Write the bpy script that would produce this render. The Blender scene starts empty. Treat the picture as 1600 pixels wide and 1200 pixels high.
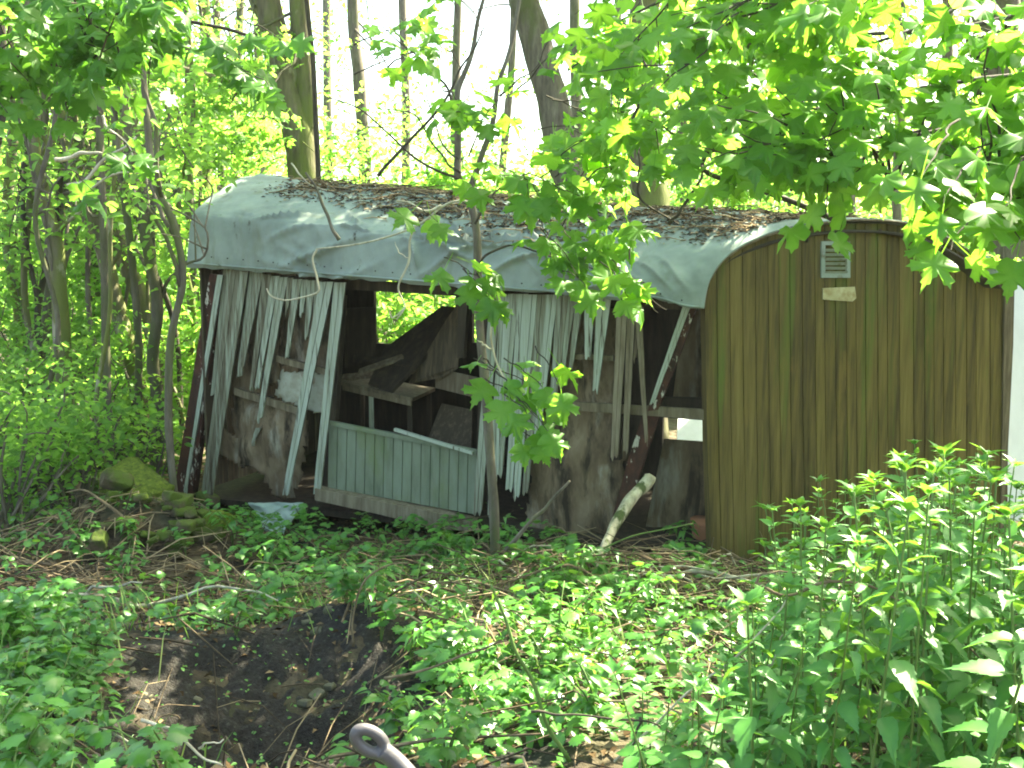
import bpy, math, random
import numpy as np
from mathutils import Vector

sc = bpy.context.scene
COL = sc.collection
R = math.radians
rng = np.random.default_rng(11)
random.seed(5)

# ------------------------------------------------------------------ camera, sky, sun, exposure
CAMZ = 2.15
PITCH = R(6.8)
FPX = 1677.0
cam_d = bpy.data.cameras.new('camera'); cam = bpy.data.objects.new('camera', cam_d); COL.objects.link(cam)
cam.location = (0, 0, CAMZ); cam.rotation_euler = (math.pi/2 - PITCH, 0, 0)
cam_d.sensor_width = 36; cam_d.lens = 36*FPX/1600; cam_d.clip_end = 2000; cam_d.clip_start = 0.05
sc.camera = cam
SUN_AZ, SUN_EL = R(52), R(50)          # azimuth from the view direction towards the right
SUND = np.array([math.sin(SUN_AZ)*math.cos(SUN_EL), math.cos(SUN_AZ)*math.cos(SUN_EL), math.sin(SUN_EL)])
w = bpy.data.worlds.new('World'); sc.world = w; w.use_nodes = True
nt = w.node_tree; nt.nodes.clear()
sky = nt.nodes.new('ShaderNodeTexSky'); sky.sky_type = 'NISHITA'; sky.sun_disc = False
sky.sun_elevation = SUN_EL; sky.sun_rotation = SUN_AZ; sky.dust_density = 3.0; sky.air_density = 1.0; sky.ozone_density = 1.0
bg = nt.nodes.new('ShaderNodeBackground'); bg.inputs[1].default_value = 0.10
wo = nt.nodes.new('ShaderNodeOutputWorld'); nt.links.new(sky.outputs[0], bg.inputs[0]); nt.links.new(bg.outputs[0], wo.inputs[0])
sl = bpy.data.lights.new('sun', 'SUN'); sl.energy = 5.0; sl.angle = R(0.5); sl.color = (1.0, 0.95, 0.86)
so = bpy.data.objects.new('sun', sl); COL.objects.link(so); so.location = (10, 8, 14)
so.rotation_euler = Vector(SUND).to_track_quat('Z', 'Y').to_euler()
sc.view_settings.view_transform = 'Standard'; sc.view_settings.look = 'None'
sc.view_settings.exposure = 3.08
sc.view_settings.use_white_balance = True; sc.view_settings.white_balance_temperature = 7600; sc.view_settings.white_balance_tint = -3; sc.view_settings.gamma = 1.0
sc.render.engine = 'CYCLES'
sc.cycles.max_bounces = 8; sc.cycles.diffuse_bounces = 4; sc.cycles.glossy_bounces = 2
sc.cycles.transmission_bounces = 4; sc.cycles.transparent_max_bounces = 12
sc.cycles.use_denoising = True; sc.cycles.filter_width = 1.9
sc.cycles.sample_clamp_indirect = 6.0

# ------------------------------------------------------------------ maths helpers
FW = np.array([0, math.cos(PITCH), -math.sin(PITCH)]); UP = np.array([0, math.sin(PITCH), math.cos(PITCH)])
CAM = np.array([0, 0, CAMZ])
def ray(px, py):
    return np.array([1., 0, 0])*((px-800)/FPX) + UP*((600-py)/FPX) + FW
def P(px, py, Y):
    d = ray(px, py); return CAM + d*(Y/d[1])
def plane_hit(px, py, A, N):
    d = ray(px, py); t = np.dot(A-CAM, N)/np.dot(d, N); return CAM + d*t

def _hash(i, j, s):
    v = np.sin(i*127.1 + j*311.7 + s*74.7)*43758.5453
    return v - np.floor(v)
def vnoise(x, y, s=0):
    x = np.asarray(x, float); y = np.asarray(y, float)
    i, j = np.floor(x), np.floor(y); u, v = x-i, y-j
    u = u*u*(3-2*u); v = v*v*(3-2*v)
    return (_hash(i, j, s)*(1-u)+_hash(i+1, j, s)*u)*(1-v) + (_hash(i, j+1, s)*(1-u)+_hash(i+1, j+1, s)*u)*v
def fbm(x, y, s=0, o=4):
    a, f, t = 0, 1., .5
    for k in range(o): a = a + t*(vnoise(np.asarray(x)*f, np.asarray(y)*f, s+k)-.5); f *= 2.03; t *= .5
    return a
def sstep(a, b, x):
    t = np.clip((np.asarray(x, float)-a)/(b-a), 0, 1); return t*t*(3-2*t)
def gs(x, y, cx, cy, rx, ry):
    return np.exp(-(((x-cx)/rx)**2 + ((y-cy)/ry)**2))
def H(x, y):
    x = np.asarray(x, float); y = np.asarray(y, float)
    h = .58*(1-sstep(2.2, 7.5, y)) - .09*sstep(5.8, 7.6, y)*sstep(-3, -1.5, x)
    h = h + .12*sstep(-3, -7, x)*sstep(4, 8, y)
    h = h - .45*gs(x, y, -1.0, 4.15, .7, .6) + .22*gs(x, y, -.75, 5.3, .5, .36) + .10*gs(x, y, -1.6, 5.0, .35, .3)
    h = h + .13*gs(x, y, .5, 6.6, 1.2, .5) + .32*gs(x, y, -2.75, 7.9, .7, .5) - .14*gs(x, y, 2.4, 7.6, 1.3, 1.1)
    h = h - .18*gs(x, y, -1.2, 9.4, 1.8, .9)
    h = h + .16*fbm(x*.9, y*.9, 3, 4) + .07*fbm(x*5, y*5, 9, 3)*(1-sstep(12, 16, y)) + .12*gs(x, y, -.85, 4.5, 1.2, 1.1)*fbm(x*7, y*7, 21, 4)
    h = h + 2.5*sstep(25, 60, y)*0 
    return h
def G(px, py):
    d = ray(px, py); t = .5
    for k in range(400):
        p = CAM + d*t
        if p[2] <= float(H(p[0], p[1])): break
        t += .04
    return p

# ------------------------------------------------------------------ mesh accumulator
def nrm(v):
    v = np.asarray(v, float); n = np.linalg.norm(v, axis=-1, keepdims=True); return v/np.where(n == 0, 1, n)
class Geo:
    def __init__(s): s.V = []; s.L = []; s.T = []; s.A = []; s.n = 0
    def add(s, V, loops, tots, tint=0.5):
        V = np.asarray(V, float).reshape(-1, 3)
        s.V.append(V); s.L.append(np.asarray(loops, np.int64)+s.n); s.T.append(np.asarray(tots, np.int64))
        s.A.append(np.broadcast_to(np.asarray(tint, float), (len(V),))); s.n += len(V)
    def tube(s, pts, rad, sides=8, tint=.5, cap=True, lump=0, flat=None):
        pts = np.asarray(pts, float); n = len(pts); rad = np.broadcast_to(np.asarray(rad, float), (n,))
        T = nrm(np.gradient(pts, axis=0))
        u = np.cross(T[0], [0.1, .3, 1.]); 
        if np.linalg.norm(u) < .1: u = np.cross(T[0], [1, 0, 0])
        u = u/np.linalg.norm(u); V = []
        a = np.arange(sides)*2*math.pi/sides
        for i in range(n):
            u = u - T[i]*np.dot(u, T[i]); u = u/np.linalg.norm(u); v = np.cross(T[i], u)
            rr = rad[i]*(1 + lump*(vnoise(a*1.9+7, np.full(sides, i*.35), 5)-.5)*2) if lump else rad[i]
            rr = np.broadcast_to(rr, (sides,))
            V.append(pts[i] + (np.cos(a)*rr)[:, None]*u + (np.sin(a)*rr)[:, None]*v)
        V = np.concatenate(V)
        i = np.arange(n-1)[:, None]*sides; j = np.arange(sides)[None]; k = (j+1) % sides
        q = np.stack([i+j, i+k, i+sides+k, i+sides+j], -1).reshape(-1)
        L = list(q); Tt = [4]*((n-1)*sides)
        if cap and sides > 3:
            L += list(range(sides))[::-1]; L += [(n-1)*sides+m for m in range(sides)]; Tt += [sides, sides]
        s.add(V, L, Tt, tint)
    def prism(s, F, B, tint=.5):
        n = len(F); V = np.concatenate([np.asarray(F), np.asarray(B)])
        L = list(range(n)) + list(range(2*n-1, n-1, -1)); T = [n, n]
        for i in range(n):
            j = (i+1) % n; L += [i, n+i, n+j, j]; T.append(4)
        s.add(V, L, T, tint)
    def box(s, a, b, wv, tv, tint=.5):   # bar from a to b, half width vector wv, half thickness vector tv
        a, b, wv, tv = map(lambda q: np.asarray(q, float), (a, b, wv, tv))
        s.prism([a-wv-tv, b-wv-tv, b+wv-tv, a+wv-tv], [a-wv+tv, b-wv+tv, b+wv+tv, a+wv+tv], tint)
    def scatter(s, T, pos, tip, nor, size, tint):
        TV, TL, TT = T; pos = np.asarray(pos, float); N = len(pos)
        if N == 0: return
        Y = nrm(tip); Z = np.asarray(nor, float); Z = nrm(Z - Y*np.sum(Z*Y, -1, keepdims=True)); X = np.cross(Y, Z)
        size = np.broadcast_to(np.asarray(size, float), (N,))
        V = pos[:, None] + size[:, None, None]*(TV[None, :, 0:1]*X[:, None] + TV[None, :, 1:2]*Y[:, None] + TV[None, :, 2:3]*(rng.uniform(.3, 2.4, N)[:, None, None])*Z[:, None])
        m = len(TV); L = (TL[None] + np.arange(N)[:, None]*m).reshape(-1)
        tint = np.broadcast_to(np.asarray(tint, float), (N,))
        tv = np.zeros(m); tv[0] = .35 if m > 8 else 0; s.add(V.reshape(-1, 3), L, np.tile(TT, N), (tint[:, None]+tv[None]).ravel())
    def build(s, name, mat, parent=None, origin=None, smooth=True):
        me = bpy.data.meshes.new(name)
        V = np.concatenate(s.V); L = np.concatenate(s.L); T = np.concatenate(s.T); A = np.concatenate(s.A)
        if parent is not None: org = np.array(parent['_o']) if '_o' in parent.keys() else np.array(parent.location)
        else:
            if origin is None: origin = [V[:, 0].mean(), V[:, 1].mean(), V[:, 2].min()]
            org = np.asarray(origin, float)
        me.vertices.add(len(V)); me.vertices.foreach_set('co', (V-org).astype(np.float32).ravel())
        me.loops.add(len(L)); me.loops.foreach_set('vertex_index', L.astype(np.int32))
        me.polygons.add(len(T)); st = np.concatenate([[0], np.cumsum(T)[:-1]])
        me.polygons.foreach_set('loop_start', st.astype(np.int32)); 
        try: me.polygons.foreach_set('loop_total', T.astype(np.int32))
        except Exception: pass
        me.polygons.foreach_set('use_smooth', np.full(len(T), smooth))
        at = me.attributes.new('tint', 'FLOAT', 'POINT'); at.data.foreach_set('value', A.astype(np.float32))
        me.update(calc_edges=True); me.validate()
        me.materials.append(mat)
        o = bpy.data.objects.new(name, me); COL.objects.link(o)
        if parent is not None:
            o.parent = parent
        else: o.location = org
        return o
ORG = {}
def empty(name, loc):
    o = bpy.data.objects.new(name, None); COL.objects.link(o); o.location = [float(c) for c in loc]; o.empty_display_size = .1
    return o
def tag(o, label, cat, group=None, kind=None):
    if label: o['label'] = label
    if cat: o['category'] = cat
    if group: o['group'] = group
    if kind: o['kind'] = kind
    return o
def subpart(o_parent, geo, name, mat, root, smooth=True):
    # a child of a part; the part sits at the root's origin so the same offset applies
    o = geo.build(name, mat, root, smooth=smooth); o.parent = o_parent; return o
def copy_tree(o, parent=None):
    c = o.copy(); COL.objects.link(c); c.parent = parent
    for ch in o.children: copy_tree(ch, c)
    return c
def spline(pts, n):
    pts = np.asarray(pts, float)
    if len(pts) == 2: pts = np.array([pts[0], (pts[0]+pts[1])/2, pts[1]])
    p = np.concatenate([[2*pts[0]-pts[1]], pts, [2*pts[-1]-pts[-2]]]); m = len(pts)-1; out = []
    for k in range(n):
        t = k/(n-1)*m; i = min(int(t), m-1); u = t-i
        a, b, c, d = p[i:i+4]
        out.append(.5*((2*b)+(-a+c)*u+(2*a-5*b+4*c-d)*u*u+(-a+3*b-3*c+d)*u**3))
    return np.array(out)
def wig(path, amp, f=3, r=rng):
    n = len(path); t = np.linspace(0, 1, n)
    ph = r.random((3, 3))*6.28; o = np.zeros((n, 3))
    for k in range(3):
        for c in range(3): o[:, c] += np.sin(t*f*(k+1)*2.1+ph[k, c])/(k+1)
    return path + o*amp*np.minimum(1, np.minimum(t*8, 1))[:, None]*.5

# ------------------------------------------------------------------ leaf templates
def fan(outline, cz=.0, extra=None):
    V = [(0, .45, cz)] + list(outline); n = len(outline); L = []; T = []
    for i in range(n): L += [0, 1+i, 1+(i+1) % n]; T.append(3)
    if extra:
        b = len(V); V += extra; L += [b, b+1, b+2, b+3]; T.append(4)
    return np.array(V, float), np.array(L), np.array(T)
def maple():
    half = [(0, 1.0), (.045, .86), (.11, .84), (.10, .74), (.17, .68), (.15, .60), (.30, .66), (.36, .74), (.42, .66), (.52, .68), (.47, .56), (.52, .47), (.42, .42),
            (.30, .36), (.40, .28), (.50, .24), (.42, .15), (.34, .09), (.20, .03), (.06, .07)]
    out = [(x, y) for x, y in half] + [(0, .10)] + [(-x, y) for x, y in half[1:][::-1]]
    o3 = [(x, y, -.16*abs(x)**1.0*1.0 - .22*(y-.3)**2 - (.10 if y > .9 else 0)+.05*math.sin(9*x+5*y)) for x, y in out]
    return fan(o3[::-1], .02, [(-.012, .12, 0), (.012, .12, 0), (.012, -.45, .16), (-.012, -.45, .16)])
def serrate():
    half = [(.0, 1.0), (.035, .84), (.065, .84), (.08, .72), (.12, .71), (.13, .58), (.18, .57), (.18, .45), (.225, .42), (.22, .30), (.25, .25), (.22, .15), (.17, .05), (.07, .0)]
    out = half + [(-x, y) for x, y in half[1:][::-1]]
    return fan([(x, y, .30*abs(x)-.25*y*y) for x, y in out][::-1], -.03, [(-.012, .02, 0), (.012, .02, 0), (.012, -.22, .02), (-.012, -.22, .02)])
def oval():
    out = [(0, 1.0), (.15, .84), (.27, .62), (.31, .4), (.24, .17), (0, 0), (-.24, .17), (-.31, .4), (-.27, .62), (-.15, .84)]
    return fan([(x, y, .25*abs(x)-.2*(y-.4)**2) for x, y in out][::-1], -.02)
def lobed():
    out = [(0, 1.), (.1, .8), (.2, .86), (.24, .66), (.42, .66), (.36, .48), (.46, .34), (.32, .22), (.26, .05), (.1, .1), (0, 0)]
    out = out + [(-x, y) for x, y in out[1:-1][::-1]]
    return fan([(x, y, -.2*abs(x)-.15*(y-.4)**2) for x, y in out][::-1], .03)
def simple():
    V = np.array([(0, 0, 0), (.3, .42, .06), (0, .45, -.03), (-.3, .42, .06), (0, 1, -.12)], float)
    return V, np.array([0, 1, 2, 0, 2, 3, 1, 4, 2, 2, 4, 3]), np.array([3, 3, 3, 3])
MAPLE, SERR, OVAL, LOBE, SIMP = maple(), serrate(), oval(), lobed(), simple()

# ------------------------------------------------------------------ materials
def nmat(name):
    m = bpy.data.materials.new(name); m.use_nodes = True; n = m.node_tree; n.nodes.clear()
    return m, n
def N(n, t, **kw):
    o = n.nodes.new(t)
    for k, v in kw.items(): setattr(o, k, v)
    return o
def leaf_mat(name, dark, light, tr_d, tr_l, rough=.42, trans=.45, spec=.5):
    m, n = nmat(name); L = n.links.new
    a = N(n, 'ShaderNodeAttribute', attribute_name='tint')
    g = N(n, 'ShaderNodeNewGeometry')
    tc = N(n, 'ShaderNodeTexCoord'); no = N(n, 'ShaderNodeTexNoise'); no.inputs['Scale'].default_value = 45; no.inputs['Detail'].default_value = 3
    L(tc.outputs['Object'], no.inputs['Vector'])
    ad = N(n, 'ShaderNodeMath', operation='MULTIPLY_ADD'); ad.inputs[1].default_value = .5; L(no.outputs['Fac'], ad.inputs[0])
    sb = N(n, 'ShaderNodeMath', operation='SUBTRACT'); sb.inputs[1].default_value = .25; L(a.outputs['Fac'], sb.inputs[0]); L(sb.outputs[0], ad.inputs[2])
    def ramp(c0, c1):
        r = N(n, 'ShaderNodeMix', data_type='RGBA'); r.inputs[6].default_value = (*c0, 1); r.inputs[7].default_value = (*c1, 1); L(ad.outputs[0], r.inputs[0]); return r.outputs[2]
    c = ramp(dark, light); t = ramp(tr_d, tr_l)
    p = N(n, 'ShaderNodeBsdfPrincipled'); L(c, p.inputs['Base Color']); p.inputs['Roughness'].default_value = rough
    p.inputs['Specular IOR Level'].default_value = spec
    tb = N(n, 'ShaderNodeBsdfTranslucent'); L(t, tb.inputs['Color'])
    mx = N(n, 'ShaderNodeMixShader'); mx.inputs[0].default_value = trans; L(p.outputs[0], mx.inputs[1]); L(tb.outputs[0], mx.inputs[2])
    o = N(n, 'ShaderNodeOutputMaterial'); L(mx.outputs[0], o.inputs[0]); return m
def surf_mat(name, cols, scale=(3, 3, 3), rough=.85, bump=.3, tint=.0, detail=6, blotch=None, bscale=(1, 1, 1), bthr=(.5, .6), blotch2=None, b2scale=(1, 1, 1), b2thr=(.5, .6), dist=0.0, spec=.3, bdist=.01, metal=0):
    m, n = nmat(name); L = n.links.new
    tc = N(n, 'ShaderNodeTexCoord')
    def noise(sv, det=detail, off=0):
        mp = N(n, 'ShaderNodeMapping'); mp.inputs['Scale'].default_value = sv; mp.inputs['Location'].default_value = (off, off*.7, off*.3); L(tc.outputs['Object'], mp.inputs[0])
        no = N(n, 'ShaderNodeTexNoise'); no.inputs['Scale'].default_value = 1; no.inputs['Detail'].default_value = det; no.inputs['Roughness'].default_value = .62
        no.inputs['Distortion'].default_value = dist; L(mp.outputs[0], no.inputs['Vector']); return no.outputs['Fac']
    f = noise(scale)
    if tint:
        a = N(n, 'ShaderNodeAttribute', attribute_name='tint'); s1 = N(n, 'ShaderNodeMath', operation='SUBTRACT'); s1.inputs[1].default_value = .5; L(a.outputs['Fac'], s1.inputs[0])
        s2 = N(n, 'ShaderNodeMath', operation='MULTIPLY_ADD'); s2.inputs[1].default_value = tint; L(s1.outputs[0], s2.inputs[0]); L(f, s2.inputs[2]); f2 = s2.outputs[0]
    else: f2 = f
    r = N(n, 'ShaderNodeValToRGB'); el = r.color_ramp.elements
    k = len(cols); 
    while len(el) < k: el.new(.5)
    for i, c in enumerate(cols): el[i].position = .25 + .5*i/max(1, k-1); el[i].color = (*c, 1)
    L(f2, r.inputs[0]); col = r.outputs[0]
    for (bc, bs, bt, off) in ((blotch, bscale, bthr, 3.3), (blotch2, b2scale, b2thr, 9.1)):
        if bc:
            bf = noise(bs, 5, off); mr = N(n, 'ShaderNodeMapRange'); mr.inputs[1].default_value = bt[0]; mr.inputs[2].default_value = bt[1]; L(bf, mr.inputs[0])
            mx = N(n, 'ShaderNodeMix', data_type='RGBA'); L(mr.outputs[0], mx.inputs[0]); L(col, mx.inputs[6]); mx.inputs[7].default_value = (*bc, 1); col = mx.outputs[2]
    p = N(n, 'ShaderNodeBsdfPrincipled'); L(col, p.inputs['Base Color']); p.inputs['Roughness'].default_value = rough; p.inputs['Specular IOR Level'].default_value = spec; p.inputs['Metallic'].default_value = metal
    if bump:
        bn = noise(tuple(s*2 for s in scale), 6, 1.7); b = N(n, 'ShaderNodeBump'); b.inputs['Strength'].default_value = bump; b.inputs['Distance'].default_value = bdist; L(bn, b.inputs['Height']); L(b.outputs[0], p.inputs['Normal'])
    o = N(n, 'ShaderNodeOutputMaterial'); L(p.outputs[0], o.inputs[0]); return m

M = {}
M['maple'] = leaf_mat('maple_leaf', (.055, .155, .02), (.11, .27, .035), (.20, .46, .03), (.40, .70, .09), .38, .56, .5)
M['maple_shaded'] = leaf_mat('maple_leaf_shaded', (.04, .12, .02), (.09, .22, .03), (.13, .36, .03), (.27, .56, .07), .45, .45, .45)  # the maple leaf again, its colours darkened for leaves in shade
M['bgleaf'] = leaf_mat('woodland_leaf', (.055, .15, .025), (.12, .26, .045), (.22, .50, .05), (.50, .80, .14), .55, .5, .3)
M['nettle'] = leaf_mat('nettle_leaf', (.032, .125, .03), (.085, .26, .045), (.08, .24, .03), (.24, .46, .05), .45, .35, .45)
M['weed'] = leaf_mat('weed_leaf', (.035, .13, .022), (.09, .26, .04), (.10, .28, .03), (.25, .48, .06), .36, .38, .6)
M['grass'] = leaf_mat('grass_blade', (.08, .18, .03), (.25, .30, .10), (.12, .3, .04), (.3, .4, .1), .5, .3, .3)
M['stem'] = surf_mat('green_stem', [(.06, .10, .02), (.12, .2, .05)], (20, 20, 5), .6, .1)
M['ground'] = surf_mat('woodland_soil', [(.018, .014, .009), (.05, .036, .022), (.10, .075, .045), (.16, .13, .09)], (9, 9, 9), .95, .9, blotch=(.012, .011, .010), bscale=(1.1, 1.1, 1.1), bthr=(.5, .62), blotch2=(.05, .055, .025), b2scale=(1.7, 1.7, .7), b2thr=(.52, .76), bdist=.03)
M['soil'] = surf_mat('black_soil', [(.008, .007, .006), (.026, .021, .017), (.035, .031, .027), (.11, .10, .085)], (40, 40, 40), .9, 1.0, bdist=.02)
M['litter'] = surf_mat('dry_litter', [(.045, .028, .013), (.11, .07, .036), (.22, .155, .09)], (14, 14, 14), .95, .2, spec=.1, tint=1.1)
M['bark'] = surf_mat('mossy_bark', [(.05, .04, .028), (.13, .11, .075), (.2, .17, .12)], (14, 14, 3), .9, .8, blotch=(.13, .15, .04), bscale=(2.5, 2.5, .8), bthr=(.46, .60), blotch2=(.30, .28, .2), b2scale=(4, 4, 2), b2thr=(.58, .66), bdist=.02)
M['bark_grey'] = surf_mat('grey_bark', [(.05, .042, .033), (.12, .10, .08), (.2, .18, .14)], (20, 20, 4), .9, .6, blotch=(.09, .10, .04), bscale=(3, 3, 1), bthr=(.52, .66), bdist=.01)
M['bark_dark'] = surf_mat('dark_bark', [(.02, .016, .012), (.05, .04, .03), (.09, .075, .05)], (20, 20, 5), .9, .5, bdist=.008)
M['dead'] = surf_mat('bleached_dead_wood', [(.2, .17, .12), (.42, .38, .29), (.6, .55, .45)], (25, 25, 6), .8, .4, bdist=.004)
M['birch'] = surf_mat('pale_flaky_bark', [(.10, .09, .06), (.3, .28, .2), (.5, .47, .38)], (14, 14, 8), .85, .8, blotch=(.05, .07, .02), bscale=(9, 9, 5), bthr=(.52, .6), bdist=.02)
M['twig'] = surf_mat('dry_twig', [(.05, .035, .02), (.14, .10, .06), (.26, .2, .12)], (20, 20, 10), .85, .2, tint=.9)
M['cloth'] = surf_mat('weathered_roof_felt', [(.165, .195, .175), (.24, .28, .255), (.30, .345, .315)], (3, 3, 3), .8, .2, blotch=(.17, .18, .125), bscale=(6, 6, 1.6), bthr=(.56, .8), blotch2=(.07, .065, .045), b2scale=(14, 14, 6), b2thr=(.64, .73), bdist=.01)
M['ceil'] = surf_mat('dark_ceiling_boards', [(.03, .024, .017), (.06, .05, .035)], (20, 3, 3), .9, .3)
M['paint'] = surf_mat('flaking_pale_paint', [(.09, .073, .048), (.18, .18, .13), (.28, .305, .24), (.35, .385, .32)], (38, 38, 1.6), .8, .5, tint=.8, blotch=(.07, .052, .033), bscale=(30, 30, 2.2), bthr=(.57, .68), bdist=.006)
M['panelgreen'] = surf_mat('pale_green_paint', [(.095, .115, .075), (.16, .185, .13), (.20, .235, .175)], (9, 9, 2.5), .8, .2, tint=.5, blotch=(.13, .17, .06), bscale=(3, 3, 1.4), bthr=(.5, .75), bdist=.004)
M['endwood'] = surf_mat('weathered_brown_boards', [(.038, .028, .009), (.085, .063, .017), (.13, .097, .027), (.175, .132, .043)], (30, 30, 1.6), .88, .6, tint=.20, blotch=(.085, .115, .018), bscale=(8, 8, .6), bthr=(.53, .70), blotch2=(.17, .115, .035), b2scale=(3.5, 3.5, 1.1), b2thr=(.62, .76), bdist=.005)
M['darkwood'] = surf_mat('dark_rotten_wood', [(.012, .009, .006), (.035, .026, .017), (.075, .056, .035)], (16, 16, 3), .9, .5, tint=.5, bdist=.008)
M['wood'] = surf_mat('grey_brown_wood', [(.06, .045, .028), (.14, .11, .07), (.24, .2, .14)], (26, 26, 3), .88, .5, tint=.6, bdist=.006)
M['hard'] = surf_mat('stained_hardboard', [(.06, .04, .024), (.15, .108, .066), (.26, .20, .135)], (7, 7, 2.4), .88, .7, dist=.25, blotch=(.30, .28, .23), bscale=(6, 6, 1.5), bthr=(.54, .72), blotch2=(.03, .022, .013), b2scale=(7, 7, 1.8), b2thr=(.50, .64), bdist=.012)
M['plaster'] = surf_mat('peeling_white_lining', [(.22, .20, .14), (.36, .36, .29), (.42, .42, .36)], (7, 7, 7), .8, .2, blotch=(.2, .14, .09), bscale=(9, 9, 5), bthr=(.6, .72))
M['rust'] = surf_mat('rusty_flaking_iron', [(.018, .010, .007), (.05, .02, .013), (.10, .034, .02)], (16, 16, 8), .85, .6, blotch=(.5, .47, .40), bscale=(13, 13, 5), bthr=(.59, .63), bdist=.008)
M['vent'] = surf_mat('grey_painted_metal', [(.20, .24, .22), (.30, .34, .31)], (12, 12, 12), .6, .2, blotch=(.12, .10, .05), bscale=(14, 14, 8), bthr=(.55, .68))
M['plate'] = surf_mat('stained_cream_plate', [(.34, .29, .15), (.5, .45, .30)], (10, 10, 10), .6, .2, blotch=(.26, .18, .07), bscale=(12, 12, 12), bthr=(.5, .7))
M['iron'] = surf_mat('grey_cast_iron', [(.045, .04, .045), (.085, .078, .085)], (16, 16, 16), .5, .35, spec=.5, bdist=.004, blotch=(.12, .08, .06), bscale=(20, 20, 20), bthr=(.6, .75))
M['black'] = surf_mat('black_iron', [(.01, .01, .01), (.025, .022, .02)], (20, 20, 20), .7, .2)
M['stone'] = surf_mat('dirty_rubble_stone', [(.03, .025, .016), (.08, .062, .038), (.14, .11, .07)], (12, 12, 12), .95, .8, blotch=(.07, .10, .015), bscale=(5, 5, 5), bthr=(.42, .56), bdist=.02)
M['rooflitter'] = surf_mat('grey_brown_roof_litter', [(.06, .04, .022), (.16, .112, .066), (.32, .24, .15)], (14, 14, 14), .95, .2, spec=.1, tint=1.2)
M['moss'] = surf_mat('thick_moss', [(.04, .06, .008), (.12, .16, .02), (.22, .26, .035)], (30, 30, 30), .95, 1.0, bdist=.03)
M['terra'] = surf_mat('terracotta', [(.30, .12, .06), (.45, .2, .11)], (8, 8, 8), .8, .2)
M['pale'] = surf_mat('white_panel', [(.6, .6, .58), (.78, .78, .77)], (5, 5, 2), .7, .2)  # white of the rear board; on the added panel it stands for sunlit background
M['foil'] = surf_mat('crumpled_pale_felt', [(.25, .32, .28), (.4, .48, .43)], (6, 6, 6), .6, .5)

# ------------------------------------------------------------------ ground
def axis(lo, hi, fine0, fine1, step, far, growth=1.25):
    a = list(np.arange(fine0, fine1+1e-6, step)); s = step
    while a[-1] < hi: s *= growth; a.append(a[-1]+s)
    s = step
    while a[0] > lo: s *= growth; a.insert(0, a[0]-s)
    return np.array(a)
xs = axis(-400, 400, -5.5, 5.5, .055, 0); ys = axis(-60, 700, 1.6, 11, .055, 0)
X, Y = np.meshgrid(xs, ys); Z = H(X, Y)
g = Geo(); ny, nx = X.shape
i = np.arange(ny-1)[:, None]*nx; j = np.arange(nx-1)[None]
g.add(np.stack([X, Y, Z], -1), np.stack([i+j, i+j+1, i+nx+j+1, i+nx+j], -1).reshape(-1), np.full((ny-1)*(nx-1), 4))
o = g.build('ground', M['ground'], origin=(0, 0, 0)); o['kind'] = 'structure'
# the patch of bare black soil: a sheet just above the ground
xs = np.arange(-2.8, .6, .02); ys = np.arange(2.4, 6.2, .02); X, Y = np.meshgrid(xs, ys)
msk = gs(X, Y, -1.05, 4.4, .85, 1.1) + .35*fbm(X*2.2, Y*2.2, 44, 4)
Z = H(X, Y) + .035*sstep(.3, .5, msk) - .03 + .09*fbm(X*9, Y*9, 31, 5)*sstep(.3, .6, msk) + .035*(np.maximum(0, vnoise(X*30, Y*30, 35)-.5)) + .03*(np.maximum(0, vnoise(X*17, Y*17, 36)-.55))
g = Geo(); ny, nx = X.shape; i = np.arange(ny-1)[:, None]*nx; j = np.arange(nx-1)[None]
q = np.stack([i+j, i+j+1, i+nx+j+1, i+nx+j], -1).reshape(-1, 4); keepq = (msk.ravel()[q] > .28).all(1)
g.add(np.stack([X, Y, Z], -1), q[keepq].ravel(), np.full(keepq.sum(), 4))
o = g.build('soil', M['soil'], origin=(0, 0, 0)); o['kind'] = 'structure'

# ------------------------------------------------------------------ the wagon
A = P(335, 425, 9.3); B = P(1100, 470, 7.9)
SDIR = nrm(np.array([B[0]-A[0], B[1]-A[1], 0])); SN = np.array([SDIR[1], -SDIR[0], 0]); SN = SN if SN[1] < 0 else -SN   # outward (towards the camera)
def S(px, py, off=0.0): return plane_hit(px, py, A, SN) + SN*off
EL = P(1103, 440, 7.85); ER = P(1577, 450, 8.30)
EDIR = nrm(np.array([ER[0]-EL[0], ER[1]-EL[1], 0])); EN = np.array([EDIR[1], -EDIR[0], 0]); EN = EN if EN[1] < 0 else -EN
def E(px, py, off=0.0): return plane_hit(px, py, EL, EN) + EN*off
BKL = np.array([-2.05, 11.45, 0]); BKR = np.array([ER[0], ER[1]+.05, 0])
BDIR = nrm(BKR-BKL); BN = np.array([BDIR[1], -BDIR[0], 0]); BN = BN if BN[1] < 0 else -BN
def BK(px, py, off=0.0): return plane_hit(px, py, BKL, BN) + BN*off

wagon = empty('wagon', (S(690, 830)[0], S(690, 830)[1], 0))
tag(wagon, 'derelict wooden wagon with grey felt roof, stripped side boards and brown plank end wall', 'wagon')

# roof: loft from the far bow to the near bow
near = [(1098, 476), (1101, 455), (1106, 436), (1118, 416), (1140, 396), (1172, 378), (1215, 362), (1270, 351), (1335, 345), (1395, 348), (1445, 360), (1492, 384), (1535, 414), (1570, 440), (1592, 446)]
nearw = spline([E(x, y, .06) for x, y in near], 49)
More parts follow.
